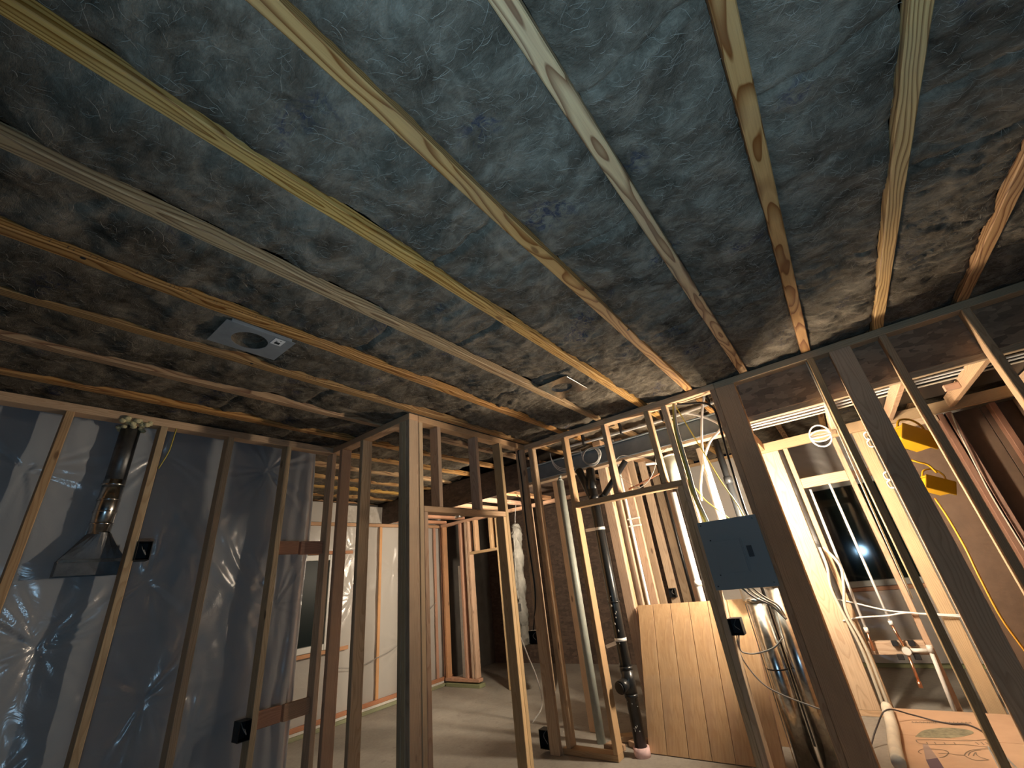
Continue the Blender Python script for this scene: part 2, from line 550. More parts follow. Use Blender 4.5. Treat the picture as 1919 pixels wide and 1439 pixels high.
def grid_obj(name, xs, ys, fn, mat, parent=None, smooth=True):
    """fn(X,Y)->(x,y,z) arrays"""
    X, Y = np.meshgrid(xs, ys)
    x, y, z = fn(X, Y)
    V = np.stack([x.ravel(), y.ravel(), z.ravel()], 1)
    nx, ny = len(xs), len(ys)
    idx = np.arange(nx * ny).reshape(ny, nx)
    Fq = np.stack([idx[:-1, :-1].ravel(), idx[:-1, 1:].ravel(), idx[1:, 1:].ravel(), idx[1:, :-1].ravel()], 1)
    me = bpy.data.meshes.new(name)
    me.vertices.add(len(V)); me.vertices.foreach_set('co', V.astype(np.float32).ravel())
    me.loops.add(Fq.size); me.loops.foreach_set('vertex_index', Fq.astype(np.int32).ravel())
    me.polygons.add(len(Fq))
    me.polygons.foreach_set('loop_start', np.arange(0, Fq.size, 4, dtype=np.int32))
    me.update(calc_edges=True); me.validate()
    if smooth:
        me.polygons.foreach_set('use_smooth', np.ones(len(Fq), bool))
    me.materials.append(mat)
    o = bpy.data.objects.new(name, me)
    COL.objects.link(o)
    if parent: o.parent = parent
    return o

# =================================================================== STRUCTURE
ZC = 2.45      # underside of the joists
ZP = 2.40      # underside of the top plates

# ---- floor
fl = box('floor', -7.0, 3.2, -2.2, 6.6, -0.12, 0.0, CONC, None, 0.0)
tag(fl, 'bare grey concrete slab seen through the stud walls', 'floor', kind='structure')

# ---- ceiling: joists, insulation batts between them, loose fibres
ceil = thing('ceiling', 'open joist ceiling packed with dark fuzzy insulation', 'ceiling', kind='structure')
JW = 0.055
JX = [-0.205 + 0.4064 * k for k in range(-15, 6)]
for i, x in enumerate(JX):
    box('joist', x - JW / 2, x + JW / 2, -2.2, 6.3, ZC, ZC + 0.045, JOIST, ceil, 0.004)
box('subfloor', -7.0, 3.2, -2.2, 6.6, ZC + 0.25, ZC + 0.28, SUBF, ceil, 0.0)

def ins_height(X, Y, x0, x1, seed):
    w = np.clip((Y - 0.9) / 1.6, 0, 1)
    z = 0.022 * pnoise(X * 3.1, Y * 2.3, seed) + 0.014 * pnoise(X * 8, Y * 7, seed + 3)
    z += (0.006 - 0.002 * w) * pnoise(X * 22 + 2 * pnoise(X * 5, Y * 5, 9), Y * 24, seed + 5)
    wr = pnoise(X * 4.0, Y * 5.0, seed + 8)
    z += w * 0.012 * (1 - np.abs(pnoise(X * 5.5 + wr, Y * 21 + 2.5 * wr, seed + 7)) * 2.2)
    z += (0.0018 + 0.003 * w) * pnoise(X * 60, Y * 75, seed + 11) + (0.001 + 0.002 * w) * pnoise(X * 110, Y * 150, seed + 12)
    # batts tuck up against the joists
    e = np.minimum(X - x0, x1 - X)
    z += 0.020 * np.exp(-np.clip(e, 0, 1) / 0.018)
    # dark seam where two batts butt together
    for ys in (0.62 + (seed * 0.37) % 0.9, 1.85 + (seed * 0.53) % 0.5):
        z += 0.022 * np.exp(-((Y - ys + 0.02 * pnoise(X * 9, Y * 0, seed)) / 0.012) ** 2)
    return ZC + 0.012 + z

def fibres(name, x0, x1, y0, y1, n, seed, parent):
    r = np.random.default_rng(seed + 100)
    K = 6
    px = r.uniform(x0 + .01, x1 - .01, n); py = r.uniform(y0, y1, n)
    ang = r.uniform(0, 2 * np.pi, n); ang = np.where(r.random(n) < 0.5, ang * 0.15, ang)
    ln = r.uniform(0.012, 0.07, n); wd = r.uniform(0.0002, 0.0005, n)
    curl = r.normal(0, 0.28, n); drop = r.uniform(0.0, 0.007, n)
    cx, cy = px.copy(), py.copy(); V = []
    for k in range(K):
        dx, dy = np.cos(ang), np.sin(ang)
        z = ins_height(cx, cy, x0, x1, seed) - 0.001 - drop * np.sin(np.pi * k / (K - 1))
        z = np.minimum(z, ZC + 0.03)
        ww = wd * (1 - 0.5 * abs(k / (K - 1) - .5) * 2)
        V.append(np.stack([cx - dy * ww, cy + dx * ww, z], 1)); V.append(np.stack([cx + dy * ww, cy - dx * ww, z + 0.0006], 1))
        cx = np.clip(cx + dx * ln / K, x0, x1); cy = cy + dy * ln / K
        ang = ang + curl + r.normal(0, 0.22, n)
    V = np.stack(V, 1).reshape(-1, 3)
    base = (np.arange(n) * 2 * K)[:, None]
    q = np.concatenate([base + np.array([[2 * k, 2 * k + 1, 2 * k + 3, 2 * k + 2]]) for k in range(K - 1)], 1).reshape(-1, 4)
    me = bpy.data.meshes.new(name)
    me.vertices.add(len(V)); me.vertices.foreach_set('co', V.astype(np.float32).ravel())
    me.loops.add(q.size); me.loops.foreach_set('vertex_index', q.astype(np.int32).ravel())
    me.polygons.add(len(q)); me.polygons.foreach_set('loop_start', np.arange(0, q.size, 4, dtype=np.int32))
    me.update(calc_edges=True)
    me.materials.append(FIBRE)
    o = bpy.data.objects.new(name, me); COL.objects.link(o); o.parent = parent
    o['kind'] = 'stuff'
    return o

for i in range(len(JX) - 1):
    x0, x1 = JX[i] + JW / 2 + 0.001, JX[i + 1] - JW / 2 - 0.001
    near = x1 > -3.35
    fine = -1.9 < x0
    sx = 26 if near else 10
    y_end = 3.45 if near else 3.83
    dy = 0.012 if fine else (0.016 if near else 0.035)
    ys = np.arange(-0.9 if near else 1.2, y_end + 1e-6, dy)
    b_ = grid_obj('insulation_batt', np.linspace(x0, x1, sx), ys,
                  lambda X, Y, a=x0, c=x1, s=i: (X, Y, ins_height(X, Y, a, c, s)), INS, ceil)
    # farther stretch of the same bay
    if x0 > -2.6:
        ys = np.arange(y_end, 6.3, 0.035)
        grid_obj('insulation_batt', np.linspace(x0, x1, 12), ys,
                 lambda X, Y, a=x0, c=x1, s=i: (X, Y, ins_height(X, Y, a, c, s)), INS, ceil)
    if near:
        fibres('loose_fibres', x0, x1, -0.3, 3.4, 2200, i, ceil)

# illegible mill stamps on the sides of three joists
def stamp(joist_i, y0, n, seed):
    x = JX[joist_i] + JW / 2 + 0.0006
    r = random.Random(seed)
    V, Fc = [], []
    y = y0
    for k in range(n):
        if r.random() < 0.22:
            y += 0.03; continue
        h = 0.012
        for q in range(r.choice((1, 2, 2, 3))):
            a, b_ = y + r.uniform(0, .006), y + r.uniform(.004, .010)
            z0, z1 = ZC + .005 + r.choice((0, h / 2)), ZC + .005 + r.choice((h / 2, h))
            w = .0012
            i0 = len(V)
            V += [(x, a, z0), (x, a + w, z0), (x, b_ + w, z1), (x, b_, z1)]
            Fc.append((i0, i0 + 1, i0 + 2, i0 + 3))
        y += 0.014
    mesh_obj('mill_stamp', V, Fc, INK, ceil)
for ji, y0 in ((11, 0.30), (11, 1.25), (10, 0.85), (10, 1.5), (11, -0.1)):
    stamp(ji, y0, 26, ji * 7 + int(y0 * 10))
# black discs on the joist undersides, painted as the shade inside holes
for x, y in ((-0.60, 2.05), (-0.19, 2.02), (-1.83, 0.02), (-2.237, 0.75)):
    cyl('hole_shade_disc', (x + .012, y, ZC + .004), (x + .012, y, ZC - .0006), 0.008, BLACK, ceil, 12)

# ---- left wall: stud row in front, insulated outer wall wrapped in plastic behind it
wl = thing('wall_left', 'dark stud wall on the left in front of hanging clear plastic', 'wall', (-3.345, 0, 0), kind='structure')
LX0, LX1 = -3.389, -3.300
board('top_plate', LX0, LX1, -2.2, 1.90, ZP, ZC, wl)
board('bottom_plate', LX0, LX1, -2.2, 1.90, 0.0, 0.038, wl)
for y in (-1.03, -0.62, -0.19, 0.217, 0.657, 1.054, 1.472, 1.862):
    board('stud', LX0, LX1, y, y + 0.038, 0.038, ZP, wl)
for z in (1.592, 0.566):
    board('blocking', LX0 + .02, LX0 + .058, 1.511, 1.667, z, z + 0.092, wl, FIR)
    board('blocking', LX0 + .02, LX0 + .058, 1.683, 1.861, z - .004, z + 0.090, wl, FIR)

wo = thing('wall_outer', 'insulated outer wall behind the left plastic sheet', 'wall', (-3.7, 0, 0), kind='structure')
box('sheathing', -3.80, -3.78, -2.2, 1.83, 0, ZC, SHEATH, wo, 0)
board('end_stud', -3.775, -3.60, 1.80, 1.838, 0.0, ZP, wo)
grid_obj('insulation_fill', np.linspace(-2.2, 1.795, 160), np.linspace(0.02, ZP, 90),
         lambda Y, Z: (3.7 - 3.60 + 0.02 * pnoise(Y * 3, Z * 2, 3) + 0.012 * pnoise(Y * 12, Z * 9, 4), Y, Z), INS_PALE, wo)

stars = [(1.441, 2.24, 1.0), (0.744, 2.28, 1.2), (0.829, 1.476, 0.8), (0.444, 1.19, 0.9), (0.95, 0.85, 0.9), (1.62, 1.25, 0.5), (0.16, 2.1, 0.8), (0.35, 0.55, 0.8), (1.2, 0.62, 0.6), (-0.4, 1.4, 0.8)]
def film_left(Y, Z):
    h = 0.020 * pnoise(Y * 2.1, Z * 1.3, 21) + 0.006 * pnoise(Y * 9 + 2 * pnoise(Y * 2, Z * 2, 1), Z * 4, 22)
    for i, (sy, sz, a) in enumerate(stars):
        dy, dz = Y - sy, Z - sz
        r = np.sqrt(dy * dy + dz * dz) + 1e-4
        th = np.arctan2(dz, dy)
        wv = 1 - 2.4 * np.abs(pnoise(3.1 * np.cos(th) + 0.7 * r, 3.1 * np.sin(th) + 0.5 * r, i)) * 1.6
        wv = wv * np.clip(pnoise(1.1 * np.cos(th), 1.1 * np.sin(th), i + 40) * 1.6 + 0.6, 0, 1.4)
        h = h + a * 0.0125 * wv * np.exp(-r / 0.27) * np.clip(r / 0.035, 0, 1)
        h = h - a * 0.022 * np.exp(-r / 0.055)
    # long diagonal folds
    t = (Y - 0.72) * 0.82 + (Z - 2.2) * 0.57
    s = -(Y - 0.72) * 0.57 + (Z - 2.2) * 0.82
    h = h + 0.010 * np.exp(-((t - 0.03 * np.sin(s * 4)) / 0.030) ** 2) * np.exp(-((s + 0.75) / 0.45) ** 2)
    h = h + 0.009 * np.exp(-((t - 0.16 - 0.05 * s) / 0.022) ** 2) * np.exp(-((s + 0.70) / 0.40) ** 2)
    # vertical gathers toward the free edge
    e = np.clip((Y - 1.50) / 0.33, 0, 1)
    h = h + e * 0.012 * np.sin(Y * 62 + 2.2 * pnoise(Y * 2, Z * 2.2, 33)) * (0.6 + 0.8 * pnoise(Y * 1, Z * 1.7, 34))
    # wrap round the end of the wall
    x = -3.495 + h
    yy = Y.copy()
    k = np.clip((Y - 1.82) / 0.12, 0, 1)
    yy = np.where(Y > 1.82, 1.82 + 0.03 * np.sin(k * math.pi / 2), yy)
    x = np.where(Y > 1.82, x - 0.13 * k, x)
    return x, yy, Z
ys = np.concatenate([np.linspace(-1.2, 0.0, 60), np.linspace(0.012, 1.94, 175)])
pf = grid_obj('plastic_sheet', ys, np.linspace(0.03, ZC - 0.005, 200), film_left, FILM)
tag(pf, 'wrinkled clear plastic sheet hanging behind the left stud row', 'plastic sheet')

# ---- short wall with the corner post
wj = thing('wall_center', 'short stud wall ending in a built-up corner post', 'wall', (-2.8, 1.9, 0), kind='structure')
JY0, JY1 = 1.862, 1.951
board('top_plate', -3.299, -2.277, JY0, JY1, ZP, ZC, wj)
board('bottom_plate', -3.299, -2.277, JY0, JY1, 0, 0.038, wj)
for x in (-3.188, -2.890):
    board('stud', x, x + 0.038, JY0, JY1, 0.038, ZP, wj)
for x in (-2.392, -2.3535, -2.315):
    board('corner_stud', x, x + 0.038, JY0, JY1, 0.038, ZP, wj)

# ---- doorway wall running back from the corner post
wd = thing('wall_doorway', 'stud wall with a framed doorway beside the corner post', 'wall', (-2.32, 2.6, 0), kind='structure')
DX0, DX1 = -2.366, -2.277
board('top_plate', DX0, DX1, 1.952, 3.329, ZP, ZC, wd)
board('king_stud', DX0, DX1, 1.957, 1.995, 0, ZP, wd)
board('trimmer_stud', DX0, DX1, 1.9955, 2.033, 0, 1.735, wd)
board('header', DX0, DX1, 1.9955, 2.919, 1.736, 1.776, wd)
for y in (2.143, 2.585):
    board('cripple_stud', DX0, DX1, y, y + 0.038, 1.777, ZP, wd)
board('trimmer_stud', DX0, DX1, 2.881, 2.919, 0, 1.735, wd)
board('king_stud', DX0, DX1, 2.920, 2.958, 0, ZP, wd)
board('stud', DX0, DX1, 3.285, 3.329, 0, ZP, wd)

# ---- back wall
wb = thing('wall_back', 'back stud wall carrying the grey breaker panel', 'wall', (-1.2, 3.37, 0), kind='structure')
BY0, BY1 = 3.330, 3.419
board('top_plate', -2.366, -0.431, BY0, BY1, ZP, ZC, wb)
board('top_plate', -0.430, 2.40, BY0, BY1, ZP, ZC, wb)
board('bottom_plate', -2.276, -1.812, BY0, BY1, 0, 0.038, wb)
board('bottom_plate', -0.866, 2.40, BY0, BY1, 0, 0.038, wb)
for x in (-2.240, -1.848):
    board('stud', x, x + 0.038, BY0, BY1, 0.0 if x < -2.2 else 0.0385, ZP, wb) if x > -2.2 else board('stud', x, x + 0.038, BY0, BY1, 0.0385, ZP, wb)
for x in (-1.423, -1.018):
    board('cripple_stud', x, x + 0.038, BY0, BY1, 1.791, ZP, wb)
board('header', -1.8095, -0.868, BY0, BY1, 1.745, 1.790, wb)
board('trimmer_stud', -0.9065, -0.868, BY0, BY1, 0.0, 1.744, wb)
board('king_stud', -0.867, -0.828, BY0, BY1, 0.0385, ZP, wb)
board('post_stud', -0.470, -0.431, BY0, BY1, 0.0385, ZP, wb)
board('post_board', -0.430, -0.293, BY0, BY1, 0.0385, ZP, wb)
board('stud', 0.186, 0.224, BY0, BY1, 0.0385, ZP, wb)
board('wide_stud', 0.316, 0.436, BY0, BY1, 0.0385, ZP, wb)
board('stud', 0.589, 0.627, BY0, BY1, 0.0385, ZP, wb)
board('stud', 0.984, 1.022, BY0, BY1, 0.0385, ZP, wb)
board('stud', 1.390, 1.428, BY0, BY1, 0.0385, ZP, wb)

# ---- soffit behind the right half of the back wall
so = thing('ceiling_soffit', 'dropped ceiling framing with strand board face behind the right studs', 'soffit', (0.6, 4.0, 2.2), kind='structure')
box('face_panel', -0.292, 2.40, 3.420, 3.431, 2.140, ZC - .002, OSB, so, 0.001)
board('ledger', -0.40, 2.40, 3.432, 3.470, 2.102, 2.190, so)
board('rear_ledger', -0.42, 2.40, 4.662, 4.700, 2.082, 2.171, so)
for x in (-0.40, 0.19, 0.59, 0.985, 1.39):
    board('lookout', x, x + 0.038, 3.471, 4.661, 2.104, 2.193, so)
board('lookout_block', 0.90, 0.984, 4.10, 4.138, 2.12, 2.165, so, FIR)
# lid of the soffit
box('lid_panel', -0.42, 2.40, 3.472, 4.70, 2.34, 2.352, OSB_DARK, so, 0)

# ---- dropped ceiling at the end of the middle room
sm = thing('ceiling_bulkhead', 'dark strand board bulkhead with orange lit framing beyond the doorway', 'soffit', (-4.0, 4.2, 2.2), kind='structure')
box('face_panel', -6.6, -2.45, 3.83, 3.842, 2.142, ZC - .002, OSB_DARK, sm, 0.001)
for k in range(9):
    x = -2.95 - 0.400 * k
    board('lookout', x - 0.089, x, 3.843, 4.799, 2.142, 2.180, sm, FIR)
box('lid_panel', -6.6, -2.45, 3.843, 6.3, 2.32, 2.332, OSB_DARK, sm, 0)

# ---- far wall of the middle room, milky plastic with orange furring
wf = thing('wall_far', 'far wall covered in milky white plastic with orange framing', 'wall', (-5.2, 3.4, 0), kind='structure')
FX = -5.15
box('sheathing', -5.42, -5.40, 0.6, 6.3, 0, ZC, SHEATH, wf, 0)
def film_far(Y, Z):
    h = 0.014 * pnoise(Y * 2.6, Z * 1.8, 51) + 0.006 * pnoise(Y * 9, Z * 5, 52)
    for i, (sy, sz) in enumerate(((3.35, 1.25), (3.95, 1.55), (4.15, 0.62), (3.3, 1.8), (4.4, 1.2))):
        dy, dz = Y - sy, Z - sz
        r = np.sqrt(dy * dy + dz * dz) + 1e-4
        th = np.arctan2(dz, dy)
        wv = 1 - 3.0 * np.abs(pnoise(2.6 * np.cos(th) + 0.7 * r, 2.6 * np.sin(th) + 0.5 * r, i + 60))
        h = h + 0.0075 * wv * np.exp(-r / 0.25)
    return FX - 0.045 + h, Y, Z
pm = grid_obj('plastic_sheet', np.linspace(3.045, 5.0, 120), np.linspace(0.06, 2.10, 120), film_far, FILM_W)
tag(pm, 'milky white plastic on the far wall right of the narrow window', 'plastic sheet')
def film_far2(Y, Z):
    return FX - 0.045 + 0.012 * pnoise(Y * 3, Z * 2, 55), Y, Z
pm2 = grid_obj('plastic_sheet', np.linspace(1.5, 3.044, 60), np.linspace(0.06, 0.70, 40), film_far2, FILM_W)
tag(pm2, 'milky white plastic on the far wall below the narrow window', 'plastic sheet')
pm3 = grid_obj('plastic_sheet', np.linspace(1.5, 3.044, 60), np.linspace(1.80, 2.40, 40), film_far2, FILM_W)
tag(pm3, 'milky white plastic on the far wall above the narrow window', 'plastic sheet')
grid_obj('insulation_fill', np.linspace(0.8, 5.0, 60), np.linspace(0.05, 2.40, 40),
         lambda Y, Z: (FX - 0.14 + 0.012 * pnoise(Y * 4, Z * 3, 56) + 5.2, Y - 3.4, Z), INS_PALE, wf)
for y0, y1 in ((2.30, 2.338), (3.70, 3.742), (4.700, 4.742), (4.845, 4.888), (4.915, 4.953)):
    board('furring_stud', FX - 0.020, FX, y0, y1, 0.105, 2.10, wf, FIR)
board('bottom_plate', FX - 0.025, FX + .012, 1.4, 5.0, 0.062, 0.104, wf, FIR)
board('sill_plate', FX - 0.06, FX + .035, 1.4, 5.0, 0.0, 0.034, wf, GREEN)
box('flashing_strip', FX - 0.03, FX + 0.006, 1.4, 5.0, 0.035, 0.061, WHITE_DULL, wf, 0.001)
board('top_plate', FX - 0.025, FX + .012, 1.4, 5.0, 2.101, 2.141, wf, FIR)
board('window_sill_board', FX - 0.020, FX, 2.34, 3.30, 0.700, 0.740, wf, FIR)
board('window_header_board', FX - 0.020, FX, 2.34, 3.30, 1.762, 1.800, wf, FIR)

w1 = thing('window_1', 'narrow dark window in the far wall seen between studs', 'window', (FX, 2.8, 1.2), kind='structure')
GLASS1 = mat_simple('dull_night_glass', (0.008, 0.016, 0.017), 0.35, 0.0, Specular_IOR_Level=0.1)
def window_y(parent, xf, y0, y1, z0, z1, fr, mat):
    box('frame_jamb', xf - .06, xf + .012, y0, y0 + fr, z0, z1, mat, parent, 0.004)
    box('frame_jamb', xf - .06, xf + .012, y1 - fr, y1, z0, z1, mat, parent, 0.004)
    box('frame_head', xf - .06, xf + .012, y0 + fr, y1 - fr, z1 - fr, z1, mat, parent, 0.004)
    box('frame_sill', xf - .06, xf + .012, y0 + fr, y1 - fr, z0, z0 + fr, mat, parent, 0.004)
    box('glass_pane', xf - .050, xf - .044, y0 + fr, y1 - fr, z0 + fr, z1 - fr, GLASS1, parent, 0)
window_y(w1, FX, 2.36, 3.04, 0.745, 1.755, 0.062, VINYL)

# ---- stub wall at the end of the middle room
ws = thing('wall_stub', 'short orange stub wall with a framed opening beyond the doorway', 'wall', (-4.4, 4.85, 0), kind='structure')
SY0, SY1 = 4.80, 4.889
board('top_plate', -5.10, -2.42, SY0, SY1, 2.102, 2.141, ws, FIR)
board('bottom_plate', -5.10, -4.470, SY0, SY1, 0.060, 0.100, ws, FIR)
board('sill_plate', -5.08, -4.450, SY0 - .01, SY1 + .02, 0.0, 0.042, ws, GREEN)
for x in (-5.085, -4.705, -4.585, -4.535):
    board('stud', x, x + 0.038, SY0, SY1, 0.101, 2.101, ws, FIR if x < -4.6 else WOOD)
board('header', -4.496, -3.97, SY0, SY1, 1.628, 1.664, ws)
for x in (-4.400, -4.095):
    board('cripple_stud', x, x + 0.038, SY0, SY1, 1.665, 2.101, ws)
board('stud', -3.969, -3.931, SY0, SY1, 0.0, 2.101, ws)
board('stud', -3.37, -3.332, SY0, SY1, 0.0, 2.101, ws)
box('white_drape', -4.80, -4.715, 4.845, 4.862, 0.10, 1.50, WHITE_DULL, ws, 0.004)

# ---- board wall closing the rear, its shade put into the dark board colour
wr = thing('wall_rear', 'board wall coloured dark for its shade far beyond the doorway', 'wall', (-4, 6.2, 0), kind='structure')
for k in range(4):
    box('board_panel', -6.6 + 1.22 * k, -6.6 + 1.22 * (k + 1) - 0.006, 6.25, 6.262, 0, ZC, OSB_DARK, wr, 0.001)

# ---- utility room: left partition running back, rear exterior wall, wet wall
wu = thing('wall_utility', 'brightly lit stud partition running back behind the black drain stack', 'wall', (-1.75, 4.9, 0), kind='structure')
UX0, UX1 = -1.800, -1.711
board('top_plate', UX0, UX1, 3.90, 6.20, ZP, ZC, wu)
board('bottom_plate', UX0, UX1, 3.90, 6.20, 0, 0.038, wu)
for y in (3.905, 3.945, 4.115, 4.300, 4.500, 4.720, 5.13, 5.54, 5.95):
    board('stud', UX0, UX1, y, y + 0.038, 0.0385, ZP, wu)
we = thing('wall_exterior', 'rear exterior wall with plastic over insulation and a dark window', 'wall', (0, 6.35, 0), kind='structure')
EY = 6.30
box('sheathing', -2.2, 3.2, 6.46, 6.48, 0, ZC, SHEATH, we, 0)
grid_obj('insulation_fill', np.linspace(-2.0, 3.1, 70), np.linspace(0.04, 2.44, 40),
         lambda X, Z: (X, EY + 0.11 - 6.35 + 0.012 * pnoise(X * 4, Z * 3, 61), Z), INS_PALE, we)
for x in (-1.69, -1.28, -0.87, -0.46, -0.30, 0.505, 0.95, 1.36, 1.77):
    board('stud', x, x + 0.038, EY, EY + 0.089, 0.04, ZP, we, FIR)
board('bottom_plate', -2.0, 3.1, EY, EY + 0.089, 0.0, 0.039, we, GREEN)
board('top_plate', -2.0, 3.1, EY, EY + 0.089, ZP, ZC, we)
board('window_header_board', -0.262, 0.505, EY, EY + .089, 1.86, 1.95, we, FIR)
board('window_sill_board', -0.262, 0.505, EY, EY + .089, 0.70, 0.740, we, FIR)
board('cripple_stud', 0.05, 0.088, EY, EY + .089, 0.04, 0.699, we, FIR)
def film_e(seed):
    def f(X, Z):
        h = 0.012 * pnoise(X * 3, Z * 2, seed) + 0.006 * np.sin(X * 30 + Z * 55 + 3 * pnoise(X * 3, Z * 3, seed)) * pnoise(X * 2, Z * 2, seed + 2)
        return X, EY - 0.012 - 0.02 + h, Z
    return f
for (a, b_, c, d, lb) in ((-1.69, -0.262, 0.05, 2.40, 'clear plastic over the rear wall left of the dark window'),
                          (-0.261, 0.505, 0.05, 0.70, 'clear plastic over the rear wall under the dark window'),
                          (-0.261, 0.505, 1.95, 2.40, 'clear plastic over the rear wall above the dark window'),
                          (0.506, 3.0, 0.05, 2.40, 'clear plastic over the rear wall right of the dark window')):
    tag(grid_obj('plastic_sheet', np.linspace(a, b_, 50), np.linspace(c, d, 60), film_e(int(70 + a * 5)), FILM_W), lb, 'plastic sheet')
w2 = thing('window_2', 'dark night window beyond the brightly lit studs', 'window', (0.1, EY, 1.3), kind='structure')
def window_x(parent, yf, x0, x1, z0, z1, fr, mat):
    box('frame_jamb', x0, x0 + fr, yf - .02, yf + .05, z0, z1, mat, parent, 0.004)
    box('frame_jamb', x1 - fr, x1, yf - .02, yf + .05, z0, z1, mat, parent, 0.004)
    box('frame_head', x0 + fr, x1 - fr, yf - .02, yf + .05, z1 - fr, z1, mat, parent, 0.004)
    box('frame_sill', x0 + fr, x1 - fr, yf - .02, yf + .05, z0, z0 + fr, mat, parent, 0.004)
    box('glass_pane', x0 + fr, x1 - fr, yf + .025, yf + .031, z0 + fr, z1 - fr, GLASSM, parent, 0)
window_x(w2, EY, -0.255, 0.50, 0.745, 1.855, 0.058, VINYL_G)

ww = thing('wall_wet', 'glaring white lit stud wall with shower pipes behind the right studs', 'wall', (0.0, 4.75, 0), kind='structure')
TY0, TY1 = 4.702, 4.791
board('top_plate', -0.50, 0.90, TY0, TY1, 2.125, 2.165, ww)
board('bottom_plate', -0.50, 0.90, TY0, TY1, 0.0, 0.038, ww)
for x0, x1 in ((-0.50, -0.462), (-0.405, -0.262), (-0.219, -0.181), (0.170, 0.208), (0.335, 0.424)):
    board('stud', x0, x1, TY0, TY1, 0.0385, 2.124, ww)
board('blocking', -0.180, 0.169, TY0, TY0 + .038, 1.700, 1.789, ww)
board('valve_board', -0.180, 0.169, TY0 + .03, TY1, 0.395, 0.485, ww)
board('blocking', 0.425, 0.90, TY0, TY0 + 0.038, 2.03, 2.124, ww)

wp = thing('wall_right', 'brown board partition with pinkish lit studs at the right edge', 'wall', (1.3, 4.75, 0), kind='structure')
for k, (a, b_) in enumerate(((0.47, 0.93), (0.935, 1.17), (1.175, 1.40), (1.405, 1.75), (1.755, 2.30))):
    box('plywood_panel', a, b_, 4.800, 4.812, 0.0, 2.081, BROWNPLY, wp, 0.001)
for x0, x1 in ((0.905, 0.943), (0.955, 0.993), (1.21, 1.248), (1.36, 1.398), (1.76, 1.798)):
    board('stud', x0, x1, 4.710, 4.799, 0.0, 2.081, wp, FIR_DIM)
board('blocking', 1.249, 1.359, 4.710, 4.799, 1.55, 1.588, wp, FIR_DIM)

# =================================================================== THINGS
# ---- work lamp hanging behind the post: the light of the whole back area
LM = mat_emit('lamp_diffuser', LAMP_COL, LAMP_STRENGTH)
lx, ly, lz = LAMP_POS
wlp = thing('work_lamp', 'glaring white work lamp hanging behind the thick post', 'lamp', LAMP_POS)
def capsule(name, c, r, h, mat, parent):
    path, rad = [], []
    for k in range(7):
        a = -math.pi / 2 + math.pi / 2 * k / 6
        path.append(Vector((0, 0, -h / 2 + r * math.sin(a)))); rad.append(max(r * math.cos(a), .002))
    for k in range(7):
        a = math.pi / 2 * k / 6
        path.append(Vector((0, 0, h / 2 + r * math.sin(a)))); rad.append(max(r * math.cos(a), .002))
    V, Fc = tube_mesh(path, rad, 20)
    o = mesh_obj(name, [v + Vector(c) for v in V], Fc, mat, parent, True)
    return o
capsule('diffuser', (0, 0, 0), 0.048, 0.34, LM, wlp)
# curved shield added to keep lamp light off the front right ceiling
ga = [math.radians(a) for a in range(-60, -35, 6)]
gv = [(r_ * math.cos(a), r_ * math.sin(a), z_) for r_ in (0.062, 0.065) for z_ in (-0.27, 0.27) for a in ga]
gn = len(ga)
gf = []
for k in range(gn - 1):
    gf += [(k, k + 1, gn + k + 1, gn + k), (2 * gn + k + 1, 2 * gn + k, 3 * gn + k, 3 * gn + k + 1),
           (k + 1, k, 2 * gn + k, 2 * gn + k + 1), (gn + k, gn + k + 1, 3 * gn + k + 1, 3 * gn + k)]
gf += [(0, gn, 3 * gn, 2 * gn), (2 * gn - 1, gn - 1, 3 * gn - 1, 4 * gn - 1)]
mesh_obj('light_shield', gv, gf, METAL_GREY, wlp)
cap_ = cyl('cap', (lx, ly, lz + .219), (lx, ly, lz + .29), 0.040, BLACK, wlp)
cyl('base_ring', (lx, ly, lz - .219), (lx, ly, lz - .240), 0.045, YELLOW, wlp)
tube('hook', [(lx, ly, lz + .29), (lx + .02, ly, lz + .36), (lx, ly, lz + .40)], 00.004, BLACK, cap_)
cable('lamp_cord', 'white cord from the glaring lamp up to the soffit', [(lx, ly, lz + .40), (lx - .01, ly, 2.0), (lx + .01, ly, 2.06), (-0.381, ly, 2.1025)], 0.004, WHITE)

# ---- unseen fill lamp added behind the corner studs to brighten the far wall
LM2 = mat_emit('added_fill_diffuser', LAMP_COL, FILL_STRENGTH)
pl = thing('added_fill_lamp', 'added fill lamp, unseen behind the corner studs, brightening the far room', 'lamp', (-2.84, 4.05, 1.55))
hs_ = box('housing', -2.852, -2.822, 3.99, 4.11, 1.55, 1.71, BLACK, pl, .004)
box('diffuser', -2.8585, -2.8525, 3.998, 4.102, 1.558, 1.702, LM2, hs_, .001)
tube('hanger_cord', [(-2.837, 4.05, 1.71), (-2.87, 4.05, 1.95), (-2.965, 4.05, 2.1415)], .004, BLACK, pl, 6)

# ---- exhaust duct on the left wall
dv = thing('vent_duct', 'round metal exhaust duct with flared wall boot on the left', 'duct', (-3.43, 0.54, 1.52))
DXC, DYC = -3.435, 0.537
cyl('upper_pipe', (DXC, DYC, 2.02), (DXC, DYC, ZP), 0.050, DUCT_DARK, dv, 28)
lp_ = cyl('lower_pipe', (DXC, DYC - .004, 1.735), (DXC, DYC, 2.055), 0.0525, GALV, dv, 28)
for z in (2.02, 1.93, 1.86, 1.79):
    cyl('seam_ring', (DXC, DYC - .003, z), (DXC, DYC - .003, z + .010), 0.0555, GALV, lp_, 28)
